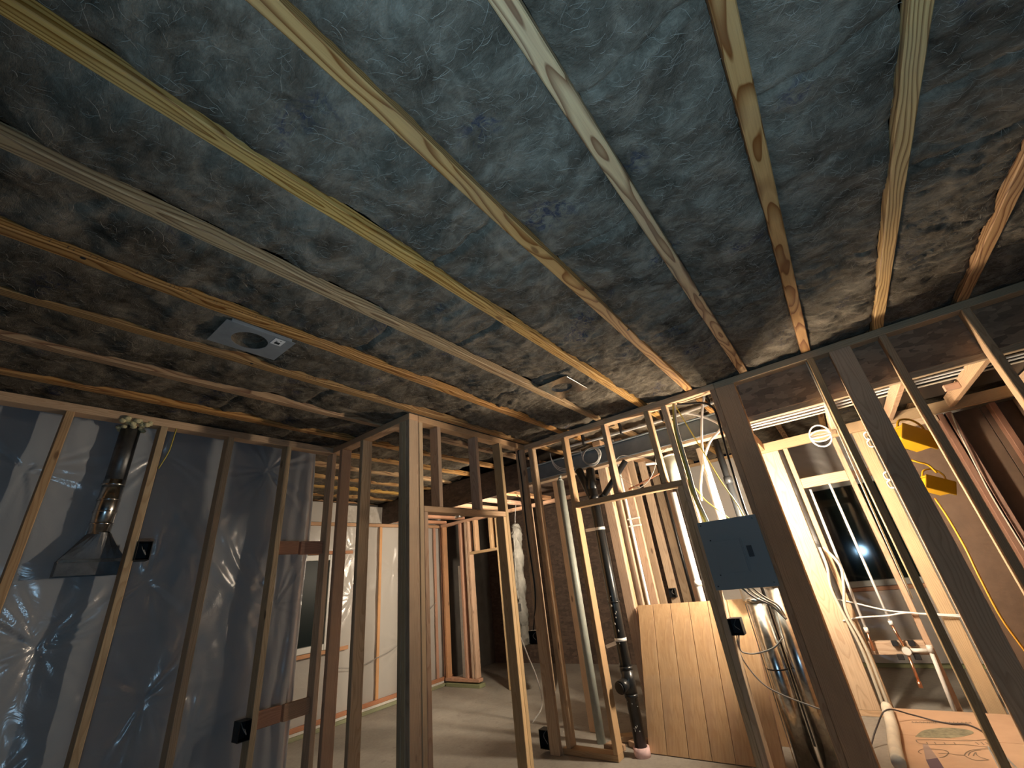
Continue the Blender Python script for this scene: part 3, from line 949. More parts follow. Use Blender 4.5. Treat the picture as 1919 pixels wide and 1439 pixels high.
# boot: round neck flaring to a wide flat rectangle
def boot():
    nseg = 32
    ringz = [(1.745, 0), (1.725, 0.12), (1.665, 0.55), (1.615, 0.93), (1.600, 1.0)]
    V, Fc = [], []
    hx, hy = 0.043, 0.136
    for z, t in ringz:
        for k in range(nseg):
            a = 2 * math.pi * k / nseg
            c, s = math.cos(a), math.sin(a)
            m = max(abs(c), abs(s))
            sq = (c / m * hx, s / m * hy)
            rd = (c * .053, s * .053)
            V.append((DXC + rd[0] * (1 - t) + sq[0] * t, DYC + rd[1] * (1 - t) + sq[1] * t, z))
    for i in range(len(ringz) - 1):
        for k in range(nseg):
            k2 = (k + 1) % nseg
            Fc.append((i * nseg + k2, i * nseg + k, (i + 1) * nseg + k, (i + 1) * nseg + k2))
    o = mesh_obj('flared_boot', V, Fc, DUCT_DARK)
    return o
bo = boot()
for v in bo.data.vertices: v.co -= Vector(dv.location)
bo.parent = dv
# rectangular collar (open box)
def open_box(name, x0, x1, y0, y1, z0, z1, t, mat, parent):
    a = box(name, x0, x1, y0, y0 + t, z0, z1, mat, parent, 0.0006)
    box(name, x0, x1, y1 - t, y1, z0, z1, mat, parent, 0.0006)
    box(name, x0, x0 + t, y0 + t, y1 - t, z0, z1, mat, parent, 0.0006)
    box(name, x1 - t, x1, y0 + t, y1 - t, z0, z1, mat, parent, 0.0006)
open_box('collar_side', DXC - .045, DXC + .045, DYC - .138, DYC + .138, 1.520, 1.602, .003, DUCT_DARK, dv)
box('collar_lip', DXC + .0455, DXC + .049, DYC - .139, DYC + .139, 1.586, 1.604, GALV, dv, 0.0008)
box('inlet_shade_plate', DXC - .041, DXC + .041, DYC - .134, DYC + .134, 1.545, 1.549, BLACK, dv, 0)  # black plate, the shade inside the open collar put into colour
# spray foam collar
def blob(name, c, r, mat, parent=None, sc=(1, 1, 1), seed=0, sub=3, amp=0.28, freq=2.6):
    bm = bmesh.new()
    bmesh.ops.create_icosphere(bm, subdivisions=sub, radius=1.0)
    for v in bm.verts:
        n = pnoise(np.array([v.co.x * freq + 3.1 * v.co.z]), np.array([v.co.y * freq - 2.3 * v.co.z]), seed)[0]
        v.co *= r * (1 + amp * n)
        v.co.x *= sc[0]; v.co.y *= sc[1]; v.co.z *= sc[2]
    me = bpy.data.meshes.new(name); bm.to_mesh(me); bm.free()
    for p in me.polygons: p.use_smooth = True
    me.materials.append(mat)
    o = bpy.data.objects.new(name, me); COL.objects.link(o); o.location = c
    return put(o, parent)
foam = thing('spray_foam', 'pale yellow spray foam bead around the duct at the plate', 'foam', (DXC + .03, DYC, ZP))
for k in range(9):
    a = -1.9 + 3.8 * k / 8
    blob('foam_lump', (-3.30 + .012 * math.sin(k * 2.1), DYC - .07 + .0165 * k, ZP - .004 + .014 * math.sin(k * 1.7)), 0.019, FOAM, foam, (0.8, 1, .8), k)
for k in range(8):
    a = math.pi * 2 * k / 8
    blob('foam_lump', (DXC + .058 * math.cos(a), DYC + .06 * math.sin(a), ZP - .010), 0.016, FOAM, foam, (1, 1, .8), 20 + k)

# ---- electrical boxes (open blue-black plastic boxes nailed to studs)
def jbox(label, x0, x1, y0, y1, z0, z1, face):
    """face: open side '+X','-Y'"""
    o = thing('electrical_box', label, 'box', ((x0 + x1) / 2, (y0 + y1) / 2, z0), 'electrical boxes on the studs')
    t = 0.004
    if face == '+X':
        box('back', x0, x0 + t, y0, y1, z0, z1, BLACK, o, .001)
        for a, b_ in ((y0, y0 + t), (y1 - t, y1)):
            box('side', x0 + t, x1, a, b_, z0, z1, BLACK, o, .001)
        for a, b_ in ((z0, z0 + t), (z1 - t, z1)):
            box('side', x0 + t, x1, y0 + t, y1 - t, a, b_, BLACK, o, .001)
        tube('wire_end', [(x0 + .01, (y0 + y1) / 2, z1 - .01), (x1 - .02, y0 + .03, z1 - .04), (x1 - .01, y1 - .02, z0 + .03), (x1 - .02, y1 - .03, z0 + .06)], .0025, GREYCABLE, o, 6)
    else:
        box('back', x0, x1, y1 - t, y1, z0, z1, BLACK, o, .001)
        for a, b_ in ((x0, x0 + t), (x1 - t, x1)):
            box('side', a, b_, y0, y1 - t, z0, z1, BLACK, o, .001)
        for a, b_ in ((z0, z0 + t), (z1 - t, z1)):
            box('side', x0 + t, x1 - t, y0, y1 - t, a, b_, BLACK, o, .001)
        tube('wire_end', [((x0 + x1) / 2, y1 - .01, z1 - .01), (x0 + .03, y0 + .02, z1 - .04), (x1 - .02, y0 + .015, z0 + .03)], .0025, GREYCABLE, o, 6)
    return o
jbox('black electrical box beside the duct boot on the left studs', -3.375, -3.292, 0.696, 0.766, 1.578, 1.684, '+X')
jbox('black electrical box low on the left stud row by the blocking', -3.375, -3.292, 1.402, 1.4715, 0.536, 0.640, '+X')
jbox('black electrical box low in the corner right of the doorway', -2.452, -2.367, 3.285, 3.36, 0.030, 0.150, '-Y')
jbox('black electrical box mid height in the corner right of the doorway', -2.445, -2.367, 3.285, 3.36, 0.725, 0.825, '-Y')
jbox('small black electrical box on the back of the doorway king stud', -2.36, -2.290, 2.959, 3.015, 1.00, 1.055, '-Y')
jbox('black electrical box under the breaker panel', -0.8275, -0.750, 3.325, 3.40, 0.754, 0.850, '-Y')
jbox('tiny black electrical box above the leaning plywood', -1.785, -1.715, 5.07, 5.129, 0.865, 0.955, '-Y')

# ---- ceiling fixture plates
def rect_hole(name, cx, cy, hx, hy, r, z, t, mat, parent, n=40, ox=0, oy=0):
    V, Fc = [], []
    for zz in (z, z + t):
        for k in range(n):
            a = 2 * math.pi * k / n
            V.append((cx + ox + r * math.cos(a), cy + oy + r * math.sin(a), zz))
        for k in range(n):
            a = 2 * math.pi * k / n
            c, s = math.cos(a), math.sin(a)
            m = max(abs(c), abs(s))
            V.append((cx + c / m * hx, cy + s / m * hy, zz))
    for k in range(n):
        k2 = (k + 1) % n
        Fc.append((k, k2, n + k2, n + k))
        Fc.append((2 * n + k2, 2 * n + k, 3 * n + k, 3 * n + k2))
        Fc.append((n + k, n + k2, 3 * n + k2, 3 * n + k))
        Fc.append((k2, k, 2 * n + k, 2 * n + k2))
    o = mesh_obj(name, V, Fc, mat)
    for v in o.data.vertices: v.co -= wloc(parent)
    o.parent = parent
    return o
def fixture(label, x0, x1, y0, y1, r, mat, oy=0.0):
    cx, cy = (x0 + x1) / 2, (y0 + y1) / 2
    o = thing('ceiling_fixture_plate', label, 'fixture', (cx, cy, ZC), 'metal fixture plates between the joists')
    rect_hole('plate', cx, cy, (x1 - x0) / 2, (y1 - y0) / 2, r, ZC - .004, .0025, mat, o, 40, 0, oy)
    V, Fc = [], []
    n = 40
    for zz, rr in ((ZC - .0035, r), (ZC + .055, r), (ZC + .055, 0.001)):
        for k in range(n):
            a = 2 * math.pi * k / n
            V.append((cx + rr * math.cos(a), cy + oy + rr * math.sin(a), zz))
    for j in range(2):
        for k in range(n):
            Fc.append((j * n + k, j * n + (k + 1) % n, (j + 1) * n + (k + 1) % n, (j + 1) * n + k))
    can = mesh_obj('recessed_can', V, Fc, INS if mat is METAL_GREY else DUCT_DARK, None, True)
    for v in can.data.vertices: v.co -= Vector(o.location)
    can.parent = o
    for sx in (x0 - .002, x1 - .010):
        box('mounting_lip', sx, sx + .012, y0 + .02, y1 - .02, ZC - .0015, ZC + .012, mat, o, .0005)
    return o
f1 = fixture('dull grey fixture plate with a round hole and white sticker', -2.112, -1.882, 0.502, 0.814, 0.078, METAL_GREY, -0.012)
st = box('sticker', -1.955, -1.895, 0.722, 0.772, ZC - .0052, ZC - .0044, STICKER, f1, 0)
for k, (a, b_, c, d) in enumerate(((-1.945, -1.925, .735, .760), (-1.920, -1.914, .735, .741), (-1.909, -1.904, .750, .757))):
    box('sticker_print', a, b_, c, d, ZC - .0058, ZC - .0053, INK, st, 0)
f2 = fixture('shiny galvanised fixture plate with a round hole near the back wall', -1.382, -1.145, 2.272, 2.602, 0.075, GALV, -0.02)

# ---- breaker panel
bp = thing('breaker_panel', 'blue grey breaker panel mounted between the king stud and the post', 'breaker panel', (-0.648, 3.36, 1.02))
box('enclosure', -0.826, -0.472, 3.332, 3.425, 1.030, 1.452, PANEL, bp, .002)
cv_ = box('cover', -0.842, -0.4535, 3.3185, 3.3295, 1.020, 1.463, PANEL, bp, .003)
dr = box('door', -0.775, -0.598, 3.3135, 3.3180, 1.120, 1.325, PANEL, bp, .002)
box('hinge_rail', -0.594, -0.587, 3.3125, 3.3180, 1.115, 1.330, PANEL, dr, .0015)
box('latch', -0.570, -0.538, 3.3125, 3.3180, 1.205, 1.275, PANEL_D, cv_, .002)
for (x, z) in ((-0.783, 1.335), (-0.783, 1.112), (-0.478, 1.44), (-0.478, 1.045), (-0.82, 1.44), (-0.82, 1.045)):
    cyl('screw', (x, 3.3185, z), (x, 3.3150, z), 0.005, GALV, cv_, 12)

# ---- steel beam with coil
sb = thing('steel_beam', 'blue grey steel I-beam running behind the back wall studs', 'beam', (-1.3, 3.75, 2.1))
box('web', -2.60, -0.36, 3.744, 3.754, 2.172, 2.318, BEAM, sb, .001)
box('bottom_flange', -2.60, -0.36, 3.700, 3.800, 2.160, 2.1715, BEAM, sb, .002)
box('top_flange', -2.60, -0.36, 3.700, 3.800, 2.3185, 2.330, BEAM, sb, .002)
board('nailer', -2.60, -0.36, 3.702, 3.798, 2.132, 2.1595, sb)
co = thing('cable_coil', 'coil of thin cable hung against the steel beam', 'cable', (-1.72, 3.69, 2.13))
for k in range(5):
    pts = []
    for j in range(25):
        a = 2 * math.pi * j / 24
        rr = 0.092 - 0.004 * k + 0.004 * math.sin(3 * a + k)
        pts.append((-1.735 + rr * 1.12 * math.cos(a), 3.690 - 0.004 * k + .004 * math.sin(2 * a), 2.248 + rr * math.sin(a)))
    tube('coil_loop', pts, 0.0032, WHITE_DULL if k == 0 else GREYCABLE, co, 6, True, 2)
tube('tie', [(-1.84, 3.685, 2.28), (-1.83, 3.67, 2.32), (-1.845, 3.69, 2.345), (-1.83, 3.68, 2.30)], .003, WHITE, co, 6)

cable('conduit', 'long pale conduit clipped under the joists above the steel beam', [(-1.93, 3.60, 2.385), (-1.6, 3.58, 2.368), (-1.2, 3.58, 2.362), (-0.9, 3.58, 2.358), (-0.6, 3.58, 2.372), (-0.40, 3.6, 2.385)], 0.012, WHITE_DULL, None, 10)
for k, x in enumerate((-1.745, -1.345, -0.945, -0.545)):
    o = box('conduit_clip', x, x + .014, 3.555, 3.605, 2.345, ZC - .001, BLACK, None, .002)
    tag(o, ['first', 'second', 'third', 'fourth'][k] + ' black conduit clip counted from the dark corner', 'clip', 'conduit clips')
# joist ends showing behind the plate
# ---- drains and pipes
stack = thing('drain_stack', 'tall black plastic drain stack with wye and pink foot', 'pipe', (-1.69, 3.49, 0))
SXC, SYC, SR = -1.700, 3.490, 0.044
mp_ = cyl('main_pipe', (SXC, SYC, 0.05), (SXC, SYC, 1.90), SR, ABS, stack, 28)
for z0, z1 in ((0.52, 0.545), (0.345, 0.37), (1.80, 1.845), (0.98, 0.99)):
    cyl('coupling', (SXC, SYC, z0), (SXC, SYC, z1), SR + .007, ABS, mp_, 28)
ct_ = cyl('cleanout_tee', (SXC, SYC, 0.36), (SXC, SYC, 0.53), SR + .006, ABS, stack, 28)
cyl('cleanout_hub', (SXC - .012, SYC - .02, 0.435), (SXC - .030, SYC - .105, 0.425), 0.044, ABS, ct_, 28)
cyl('cleanout_cap', (SXC - .030, SYC - .106, 0.425), (SXC - .032, SYC - .116, 0.424), 0.036, BLACK, ct_, 28)
cyl('wye_arm', (SXC, SYC, 1.86), (SXC - .04, SYC + .12, 2.10), SR * .95, ABS, stack, 24)
cyl('wye_arm', (SXC - .005, SYC, 1.80), (SXC - .150, SYC + .10, 2.12), SR * .85, ABS, stack, 24)
cyl('foot_wrap', (SXC, SYC, 0.0), (SXC, SYC, 0.055), SR + .014, PINK, stack, 28)
for k in range(26):
    z = rng.uniform(0.1, 1.05); a = rng.uniform(-2.6, -.3)
    p = (SXC + (SR + .0006) * math.cos(a), SYC + (SR + .0006) * math.sin(a), z)
    blob('scuff', p, rng.uniform(.0025, .006), ABS_SCUFF, mp_, (1, .35, rng.uniform(.8, 2.6)), k, 1)
for z, tilt in ((1.545, 0.0), (0.71, 0.03)):
    cyl('strap_band', (SXC, SYC, z), (SXC, SYC, z + .022), SR + .003, WHITE, stack, 24)['label'] = 'white pipe strap band'
    box('strap_tail', -1.815, SXC - .02, SYC - .050, SYC - .047, z - .002 - tilt, z + .024 - tilt, WHITE, stack, .001, (0, -tilt * 9, 0))
cyl('branch_pipe', (-1.655, 3.525, 1.79), (-1.37, 3.60, 2.10), 0.026, ABS, stack, 20)
cyl('branch_coupling', (-1.64, 3.529, 1.806), (-1.615, 3.536, 1.834), 0.031, ABS, stack, 20)

gp = thing('vent_pipe', 'grey green vent pipe standing left of the black stack', 'pipe', (-1.97, 3.40, 0))
cyl('pipe', (-2.096, 3.62, 0.0), (-2.096, 3.62, 2.075), 0.035, GREYPVC, gp, 24)
cyl('reducer', (-2.096, 3.62, 2.075), (-2.096, 3.62, 2.100), 0.033, GREYPVC, gp, 24, 0.016)
cyl('upper_pipe', (-2.096, 3.62, 2.100), (-2.10, 3.645, 2.128), 0.015, GREYPVC, gp, 16)
rs = thing('loose_stud', 'flat stud standing between the corner and the grey vent pipe', 'stud', (-2.25, 3.75, 0))
board('board', -2.300, -2.228, 3.802, 3.838, 0.0, 2.13, rs)

wp1 = thing('supply_pipe', 'white supply pipe with two clips behind the header', 'pipe', (-1.49, 3.70, 0.9))
cyl('pipe', (-1.612, 4.00, 0.0), (-1.612, 4.00, 2.44), 0.014, WHITE, wp1, 16)
board('backing_board', -1.595, -1.525, 4.003, 4.041, 0.0, 2.44, wp1)
for z in (1.565, 1.63):
    box('clip', -1.633, -1.510, 3.982, 4.0025, z, z + .014, WHITE, wp1, .002)
bl1 = thing('thin_drain', 'thin black drain pipe behind the header near the king stud', 'pipe', (-1.245, 4.1, 0.9))
cyl('pipe', (-1.245, 4.1, 0.0), (-1.245, 4.1, 2.44), 0.014, ABS, bl1, 16)
wp2 = thing('white_post', 'glaring white pipe rising close to the king stud', 'pipe', (-1.07, 3.78, 0))
cyl('pipe', (-1.142, 4.00, 0.0), (-1.142, 4.00, 1.80), 0.026, WHITE, wp2, 20)
cyl('collar', (-1.142, 4.00, 1.02), (-1.142, 4.00, 1.06), 0.031, WHITE, wp2, 20)
gc = thing('vent_cylinder', 'short grey cylinder hanging above the header end', 'duct', (-1.04, 3.9, 1.86))
cyl('body', (-1.045, 3.90, 1.86), (-1.065, 3.90, 2.10), 0.060, GREYPVC, gc, 28)
cyl('rim', (-1.065, 3.90, 2.10), (-1.066, 3.90, 2.115), 0.064, WHITE_DULL, gc, 28)
dk = thing('dark_drain', 'dark pipe hanging diagonally above the breaker panel', 'pipe', (-0.6, 4.0, 1.5))
cyl('pipe', (-0.66, 4.02, 0.0), (-0.66, 4.02, 2.44), 0.028, ABS, dk, 20)
cyl('elbow_collar', (-0.66, 4.02, 1.78), (-0.66, 4.02, 1.84), 0.034, ABS, dk, 20)
bs = thing('white_riser', 'glaring white riser pipe above the breaker panel', 'pipe', (-0.76, 3.9, 1.0))
cyl('pipe', (-0.775, 3.86, 0.9), (-0.775, 3.86, 2.10), 0.033, WHITE, bs, 24)

# ---- galvanised flue pipes under the panel
fl1 = thing('flue_pipe', 'shiny round flue pipe standing under the breaker panel, left one', 'duct', (-0.66, 3.62, 0))
cyl('pipe', (-0.672, 3.60, 0.0), (-0.672, 3.60, 0.915), 0.062, GALV, fl1, 36)
cyl('crimp_ring', (-0.672, 3.60, 0.915), (-0.672, 3.60, 0.94), 0.0665, GALV, fl1, 36)
cyl('seam_ring', (-0.672, 3.60, 0.52), (-0.672, 3.60, 0.528), 0.0635, BLACK, fl1, 36)
box('seam', -0.742, -0.736, 3.575, 3.580, 0.0, 0.91, GALV, fl1, .001)
fl2 = thing('flue_pipe', 'shiny round flue pipe against the thick post, right one', 'duct', (-0.53, 3.66, 0))
cyl('pipe', (-0.535, 3.63, 0.0), (-0.535, 3.63, 1.0), 0.066, GALV, fl2, 36)
cyl('crimp_ring', (-0.535, 3.63, 1.0), (-0.535, 3.63, 1.02), 0.070, GALV, fl2, 36)

# ---- leaning grooved plywood sheet
ps = thing('plywood_sheet', 'grooved plywood sheet leaning behind the doorway studs', 'plywood', (-1.675, 3.545, 0.0))
lean = math.atan2(0.355, 0.905)
ps.rotation_euler = (-lean, 0, 0)
gx = [0.0, 0.137, 0.290, 0.444, 0.594, 0.742, 0.885]
for a, b_ in zip(gx[:-1], gx[1:]):
    me = chamfer_box(b_ - a - 0.005, 0.010, 0.975, .001)
    m_ = bpy.data.meshes.new('plank'); me.to_mesh(m_); me.free(); m_.materials.append(PLY)
    o = bpy.data.objects.new('plank', m_); COL.objects.link(o); o.parent = ps
    o.location = ((a + b_) / 2, 0.0, 0.4875 + .003)
me = chamfer_box(0.885, 0.008, 0.975, .0005)
m_ = bpy.data.meshes.new('backing'); me.to_mesh(m_); me.free(); m_.materials.append(FIR['Z'])
o = bpy.data.objects.new('backing', m_); COL.objects.link(o); o.parent = ps; o.location = (0.4425, 0.0095, 0.4905)
pb = thing('plywood_offcut', 'second plywood sheet standing right behind the grooved one', 'plywood', (-1.2, 3.96, 0))
for k in range(1):
    box('sheet', -1.70, -0.80, 3.935, 3.947, 0.0, 0.90, PLY, pb, .001)

# offcut blocks on the floor by the stack
for k, (x, y, rz, lb) in enumerate(((-1.93, 3.72, 0.5, 'offcut of stud lumber on the floor left of the pink pipe foot'), (-1.79, 3.66, 1.1, 'offcut of stud lumber on the floor behind the pink pipe foot'), (-1.93, 3.52, -0.2, 'offcut of stud lumber lying nearest the grey pipe base'))):
    o = board('lumber_offcut', x - .07, x + .07, y - .045, y + .045, 0.0, 0.038, None, None, .003, (0, 0, rz))
    tag(o, lb, 'lumber', 'offcuts on the floor')

# ---- carton, foam tube, red thing
CZ = 0.118
cb = thing('carton', 'large flat cardboard carton printed with line drawings behind the right studs', 'box', (0.25, 3.9, 0))
box('body', -0.235, 1.05, 3.435, 4.485, 0.0, CZ - .004, CARD, cb, .004)
box('top_flap', -0.234, 1.049, 3.436, 3.957, CZ - .0035, CZ, CARD, cb, .001)
box('top_flap', -0.234, 1.049, 3.962, 4.484, CZ - .0035, CZ, CARD, cb, .001)
def printed(name, lines, w, mat, parent, z=CZ + .0012):
    V, Fc = [], []
    for pts in lines:
        path = spline([(p[0], p[1], z) for p in pts], 6)
        b0 = len(V)
        for i, p in enumerate(path):
            t = (path[min(i + 1, len(path) - 1)] - path[max(i - 1, 0)]).normalized()
            n = Vector((-t.y, t.x, 0)) * w / 2
            V += [p + n, p - n]
        Fc += [(b0 + 2 * i, b0 + 2 * i + 1, b0 + 2 * i + 3, b0 + 2 * i + 2) for i in range(len(path) - 1)]
    o = mesh_obj(name, V, Fc, mat)
    for v in o.data.vertices: v.co -= wloc(parent)
    o.parent = parent
    return o
OV = [(-0.103, 3.936), (-0.056, 4.051), (0.01, 4.111), (0.072, 4.139), (0.129, 4.14), (0.174, 4.116), (0.178, 4.074), (0.129, 4.011), (0.067, 3.966), (-0.01, 3.943), (-0.068, 3.932)]
ovs = [(p.x, p.y) for p in spline([(u, v, 0) for u, v in OV + OV[:1]], 5)][:-1]
poly_prism('printed_oval', ovs, 'Z', CZ + .0004, CZ + .0010, GREENINK, cb)
printed('printed_drawing', [
    [(-0.104, 3.88), (-0.1, 3.841), (-0.082, 3.827), (-0.023, 3.832), (0.034, 3.85), (0.121, 3.871), (0.201, 3.859)],
    [(-0.1, 3.884), (-0.033, 3.904), (0.043, 3.918), (0.135, 3.939), (0.22, 3.985)],
    [(-0.098, 3.666), (-0.11, 3.692), (-0.092, 3.735), (-0.05, 3.755), (-0.013, 3.76), (0.014, 3.75), (0.02, 3.723), (0.0, 3.669), (-0.028, 3.637)],
    [(-0.024, 3.7), (0.019, 3.714), (0.042, 3.706), (0.083, 3.708)],
    [(0.083, 3.708), (0.098, 3.754), (0.126, 3.796), (0.168, 3.824), (0.204, 3.842)],
    [(0.099, 3.708), (0.114, 3.759), (0.139, 3.791), (0.165, 3.805)],
    [(0.119, 3.709), (0.127, 3.74), (0.138, 3.767), (0.136, 3.731), (0.147, 3.701), (0.175, 3.677)],
    [(0.083, 3.708), (0.097, 3.673), (0.123, 3.654), (0.171, 3.676)],
    [(-0.058, 3.861), (-0.056, 3.829)], [(-0.022, 3.872), (-0.018, 3.84)], [(0.021, 3.878), (0.024, 3.847)], [(0.066, 3.892), (0.069, 3.861)],
    [(0.162, 3.928), (0.172, 3.887)], [(0.187, 3.936), (0.193, 3.893)], [(0.205, 3.941), (0.212, 3.905)]], .005, BROWNINK, cb)
# blurred lettering: too small to read in the photograph
lt = []
for k in range(30):
    if k in (15, 16): continue
    x = -0.095 + k * 0.0099; y = 4.187 + k * 0.0021
    lt.append([(x, y + .012 * math.sin(k * 2.0) * .5), (x + .003, y + .022 + .006 * math.cos(k * 3)), (x + .0075, y)])
printed('printed_lettering', lt, .004, BROWNINK, cb)
poly_prism('packing_tape', [(-0.080, 3.815), (-0.057, 3.822), (-0.036, 3.629), (-0.089, 3.588)], 'Z', CZ + .0014, CZ + .0020, TAPE, cb)
poly_prism('purple_tape', [(-0.089, 3.588), (-0.036, 3.629), (-0.022, 3.445), (-0.082, 3.445)], 'Z', CZ + .0014, CZ + .0022, PURPLE, cb)
ft = thing('foam_tube', 'cream foam tube lying along the left edge of the carton', 'tube', (-0.21, 3.9, CZ))
tube('tube', [(-0.205, 3.40, CZ + .034), (-0.206, 3.65, CZ + .034), (-0.198, 3.95, CZ + .034), (-0.203, 4.25, CZ + .034), (-0.204, 4.36, CZ + .034)], 0.032, ROLLM, ft, 20)
cyl('end_rim', (-0.204, 4.361, CZ + .034), (-0.204, 4.367, CZ + .034), 0.0315, WHITE_DULL, ft, 20)
rb = thing('red_bag', 'crumpled maroon scrap on the floor by the flue pipes', 'scrap', (-0.82, 3.38, 0))
blob('scrap', (-0.800, 3.30, 0.035), 0.045, RED, rb, (1, .6, .8), 5, 3, .5, 3.1)

# ---- yellow moulded boxes near the right studs
def yellow_light(label, loc, rz, ry, s):
    o = thing('yellow_work_light', label, 'work light', loc, 'yellow boxes on the right partition')
    o.rotation_euler = (0.0, ry, rz)
    def lb(name, x0, x1, y0, y1, z0, z1, mat, b=.004):
        bm = chamfer_box((x1 - x0) * s, (y1 - y0) * s, (z1 - z0) * s, b * s)
        m = bpy.data.meshes.new(name); bm.to_mesh(m); bm.free(); m.materials.append(mat)
        q = bpy.data.objects.new(name, m); COL.objects.link(q); q.parent = o
        q.location = ((x0 + x1) / 2 * s, (y0 + y1) / 2 * s, (z0 + z1) / 2 * s)
        return q
    lb('housing', -.08, .08, -.06, .06, -.04, .04, YELLOW, .012)
    lb('lens_frame', -.09, .09, -.066, -.061, -.05, .05, YELLOW, .004)
    for k in range(9):
        lb('cooling_rib', -.072 + .018 * k - .003, -.072 + .018 * k + .003, -.055, .055, .0405, .050, YELLOW, .001)
    lb('black_back', -.055, .055, .061, .075, -.03, .03, BLACK, .004)
    V, Fc = tube_mesh(spline([(-.07 * s, 0, .045 * s), (-.06 * s, 0, .10 * s), (0, 0, .125 * s), (.06 * s, 0, .10 * s), (.07 * s, 0, .045 * s)], 6), .006 * s, 8)
    h = mesh_obj('handle', V, Fc, YELLOW, o, True)
    return o
yellow_light('yellow ribbed work light with raised handle on the right partition', (0.60, 4.25, 1.515), 0.5, 0.45, 1.0)
yellow_light('dull yellow work light just under the soffit on the right', (0.625, 4.35, 1.88), 0.6, 0.5, 1.35)

# ---- shower valve and pipes in the wet wall
sv = thing('shower_valve', 'round shower valve with black clips on the tan board', 'valve', (0.04, 4.70, 0.42))
vb_ = cyl('body', (0.042, 4.728, 0.432), (0.042, 4.670, 0.432), 0.030, BRASS, sv, 24)
cyl('dial', (0.042, 4.669, 0.432), (0.042, 4.660, 0.432), 0.026, WHITE_DULL, vb_, 24)
for dx, dz in ((-.05, .045), (.05, .045), (-.05, -.045), (.05, -.045)):
    box('clip', 0.042 + dx - .020, 0.042 + dx + .020, 4.690, 4.725, 0.432 + dz - .018, 0.432 + dz + .018, BLACK, sv, .003)
cyl('riser_stub', (0.038, 4.69, 0.46), (0.022, 4.69, 0.600), 0.009, COPPER, sv, 14)
cyl('drop_stub', (0.042, 4.68, 0.405), (0.033, 4.66, 0.215), 0.009, COPPER, sv, 14)
cyl('drop_fitting', (0.034, 4.662, 0.245), (0.032, 4.659, 0.205), 0.013, COPPER, sv, 14)
cyl('side_outlet', (0.07, 4.70, 0.43), (0.165, 4.70, 0.43), 0.014, WHITE_DULL, sv, 16)
pr = thing('shower_riser', 'thin white riser dropping to the shower valve', 'pipe', (0.02, 4.69, 0.6))
cyl('pipe', (0.022, 4.69, 0.602), (0.020, 4.69, 1.699), 0.010, WHITE, pr, 14)
cyl('fitting', (0.022, 4.69, 0.602), (0.022, 4.69, 0.630), 0.0145, WHITE, pr, 14)
pr2 = thing('supply_riser', 'thin white riser beside the lit stud left of the valve', 'pipe', (-0.15, 4.69, 0.4))
cyl('pipe', (-0.150, 4.69, 0.56), (-0.135, 4.69, 1.68), 0.010, WHITE, pr2, 14)
cyl('copper_stub', (-0.156, 4.69, 0.43), (-0.150, 4.69, 0.56), 0.009, COPPER, pr2, 14)
cyl('fitting', (-0.150, 4.69, 0.555), (-0.150, 4.69, 0.59), 0.0145, WHITE, pr2, 14)
dr2 = thing('tub_drain', 'pale drain pipe slanting beside the orange lit stud', 'pipe', (0.17, 4.66, 0))
cyl('pipe', (0.155, 4.66, 0.0), (0.180, 4.66, 0.43), 0.013, WHITE_DULL, dr2, 14)
cyl('elbow', (0.180, 4.66, 0.425), (0.183, 4.66, 0.47), 0.018, WHITE_DULL, dr2, 14)

# ---- soffit services
for k, (y, z, r, lb) in enumerate(((3.62, 2.245, .016, 'pale conduit nearest the board face inside the right soffit'),
                                   (3.78, 2.262, .020, 'middle pale conduit inside the right soffit'),
                                   (3.96, 2.250, .016, 'rear pale conduit inside the right soffit'))):
    o = cyl('soffit_conduit', (-0.36, y, z), (2.3, y, z), r, WHITE_DULL, None, 14)
    tag(o, lb, 'pipe', 'soffit conduits')
sd = thing('soffit_duct', 'dark flat duct lying inside the right soffit', 'duct', (1.0, 4.3, 2.2))
box('duct', 0.5, 2.3, 4.14, 4.60, 2.2, 2.32, BLACK, sd, .004)
box('flange', 0.5, 0.53, 4.13, 4.61, 2.19, 2.33, BLACK, sd, .002)
ORD = ['first', 'second', 'third', 'fourth', 'fifth', 'sixth', 'seventh', 'eighth', 'ninth']
for k in range(9):
    y = 3.54 + 0.064 * k
    zz = 2.205 - 0.010 * (k % 3)
    cable('soffit_cable', ORD[k] + ' thin cable from the front in the right soffit bundle', [(-0.355, y, zz), (0.1, y + .012 * math.sin(k * 2), zz - .006), (0.6, y, zz), (1.4, y + .01, zz - .004), (2.2, y, zz)], .007, WHITE if k % 2 else TANCABLE, 'soffit cable bundle', 6)

# ---- cables
CB = cable
CB('black_feed_cable', 'thick black cable curving down to the breaker panel', [(-0.742, 3.375, 2.390), (-0.693, 3.39, 2.378), (-0.566, 3.395, 2.346), (-0.503, 3.40, 2.293), (-0.488, 3.40, 2.207), (-0.505, 3.395, 1.917), (-0.515, 3.39, 1.565), (-0.512, 3.385, 1.455)], .0085, BLKCABLE, None, 10)
CB('corner_cable', 'black cable running down the dark corner stud', [(-2.315, 3.275, 2.398), (-2.328, 3.276, 2.36), (-2.322, 3.278, 2.10), (-2.332, 3.278, 1.606), (-2.322, 3.278, 1.116), (-2.40, 3.30, 0.830)], .0065, BLKCABLE)
for k in range(6):
    d = 0.006 * k
    CB('panel_cable', ['first', 'second', 'third', 'fourth', 'fifth', 'sixth'][k] + ' thin cable from the king stud going down to the panel', [(-0.775 + .004 * k, 3.37, 2.398), (-0.812 + d, 3.36 - .002 * k, 2.22), (-0.822 + d, 3.36, 2.08), (-0.822 + d, 3.36, 1.865), (-0.823 + d * .9, 3.365, 1.66), (-0.80 + d, 3.38, 1.450)], .0036, YELCABLE if k < 3 else TANCABLE, 'panel cables', 6)
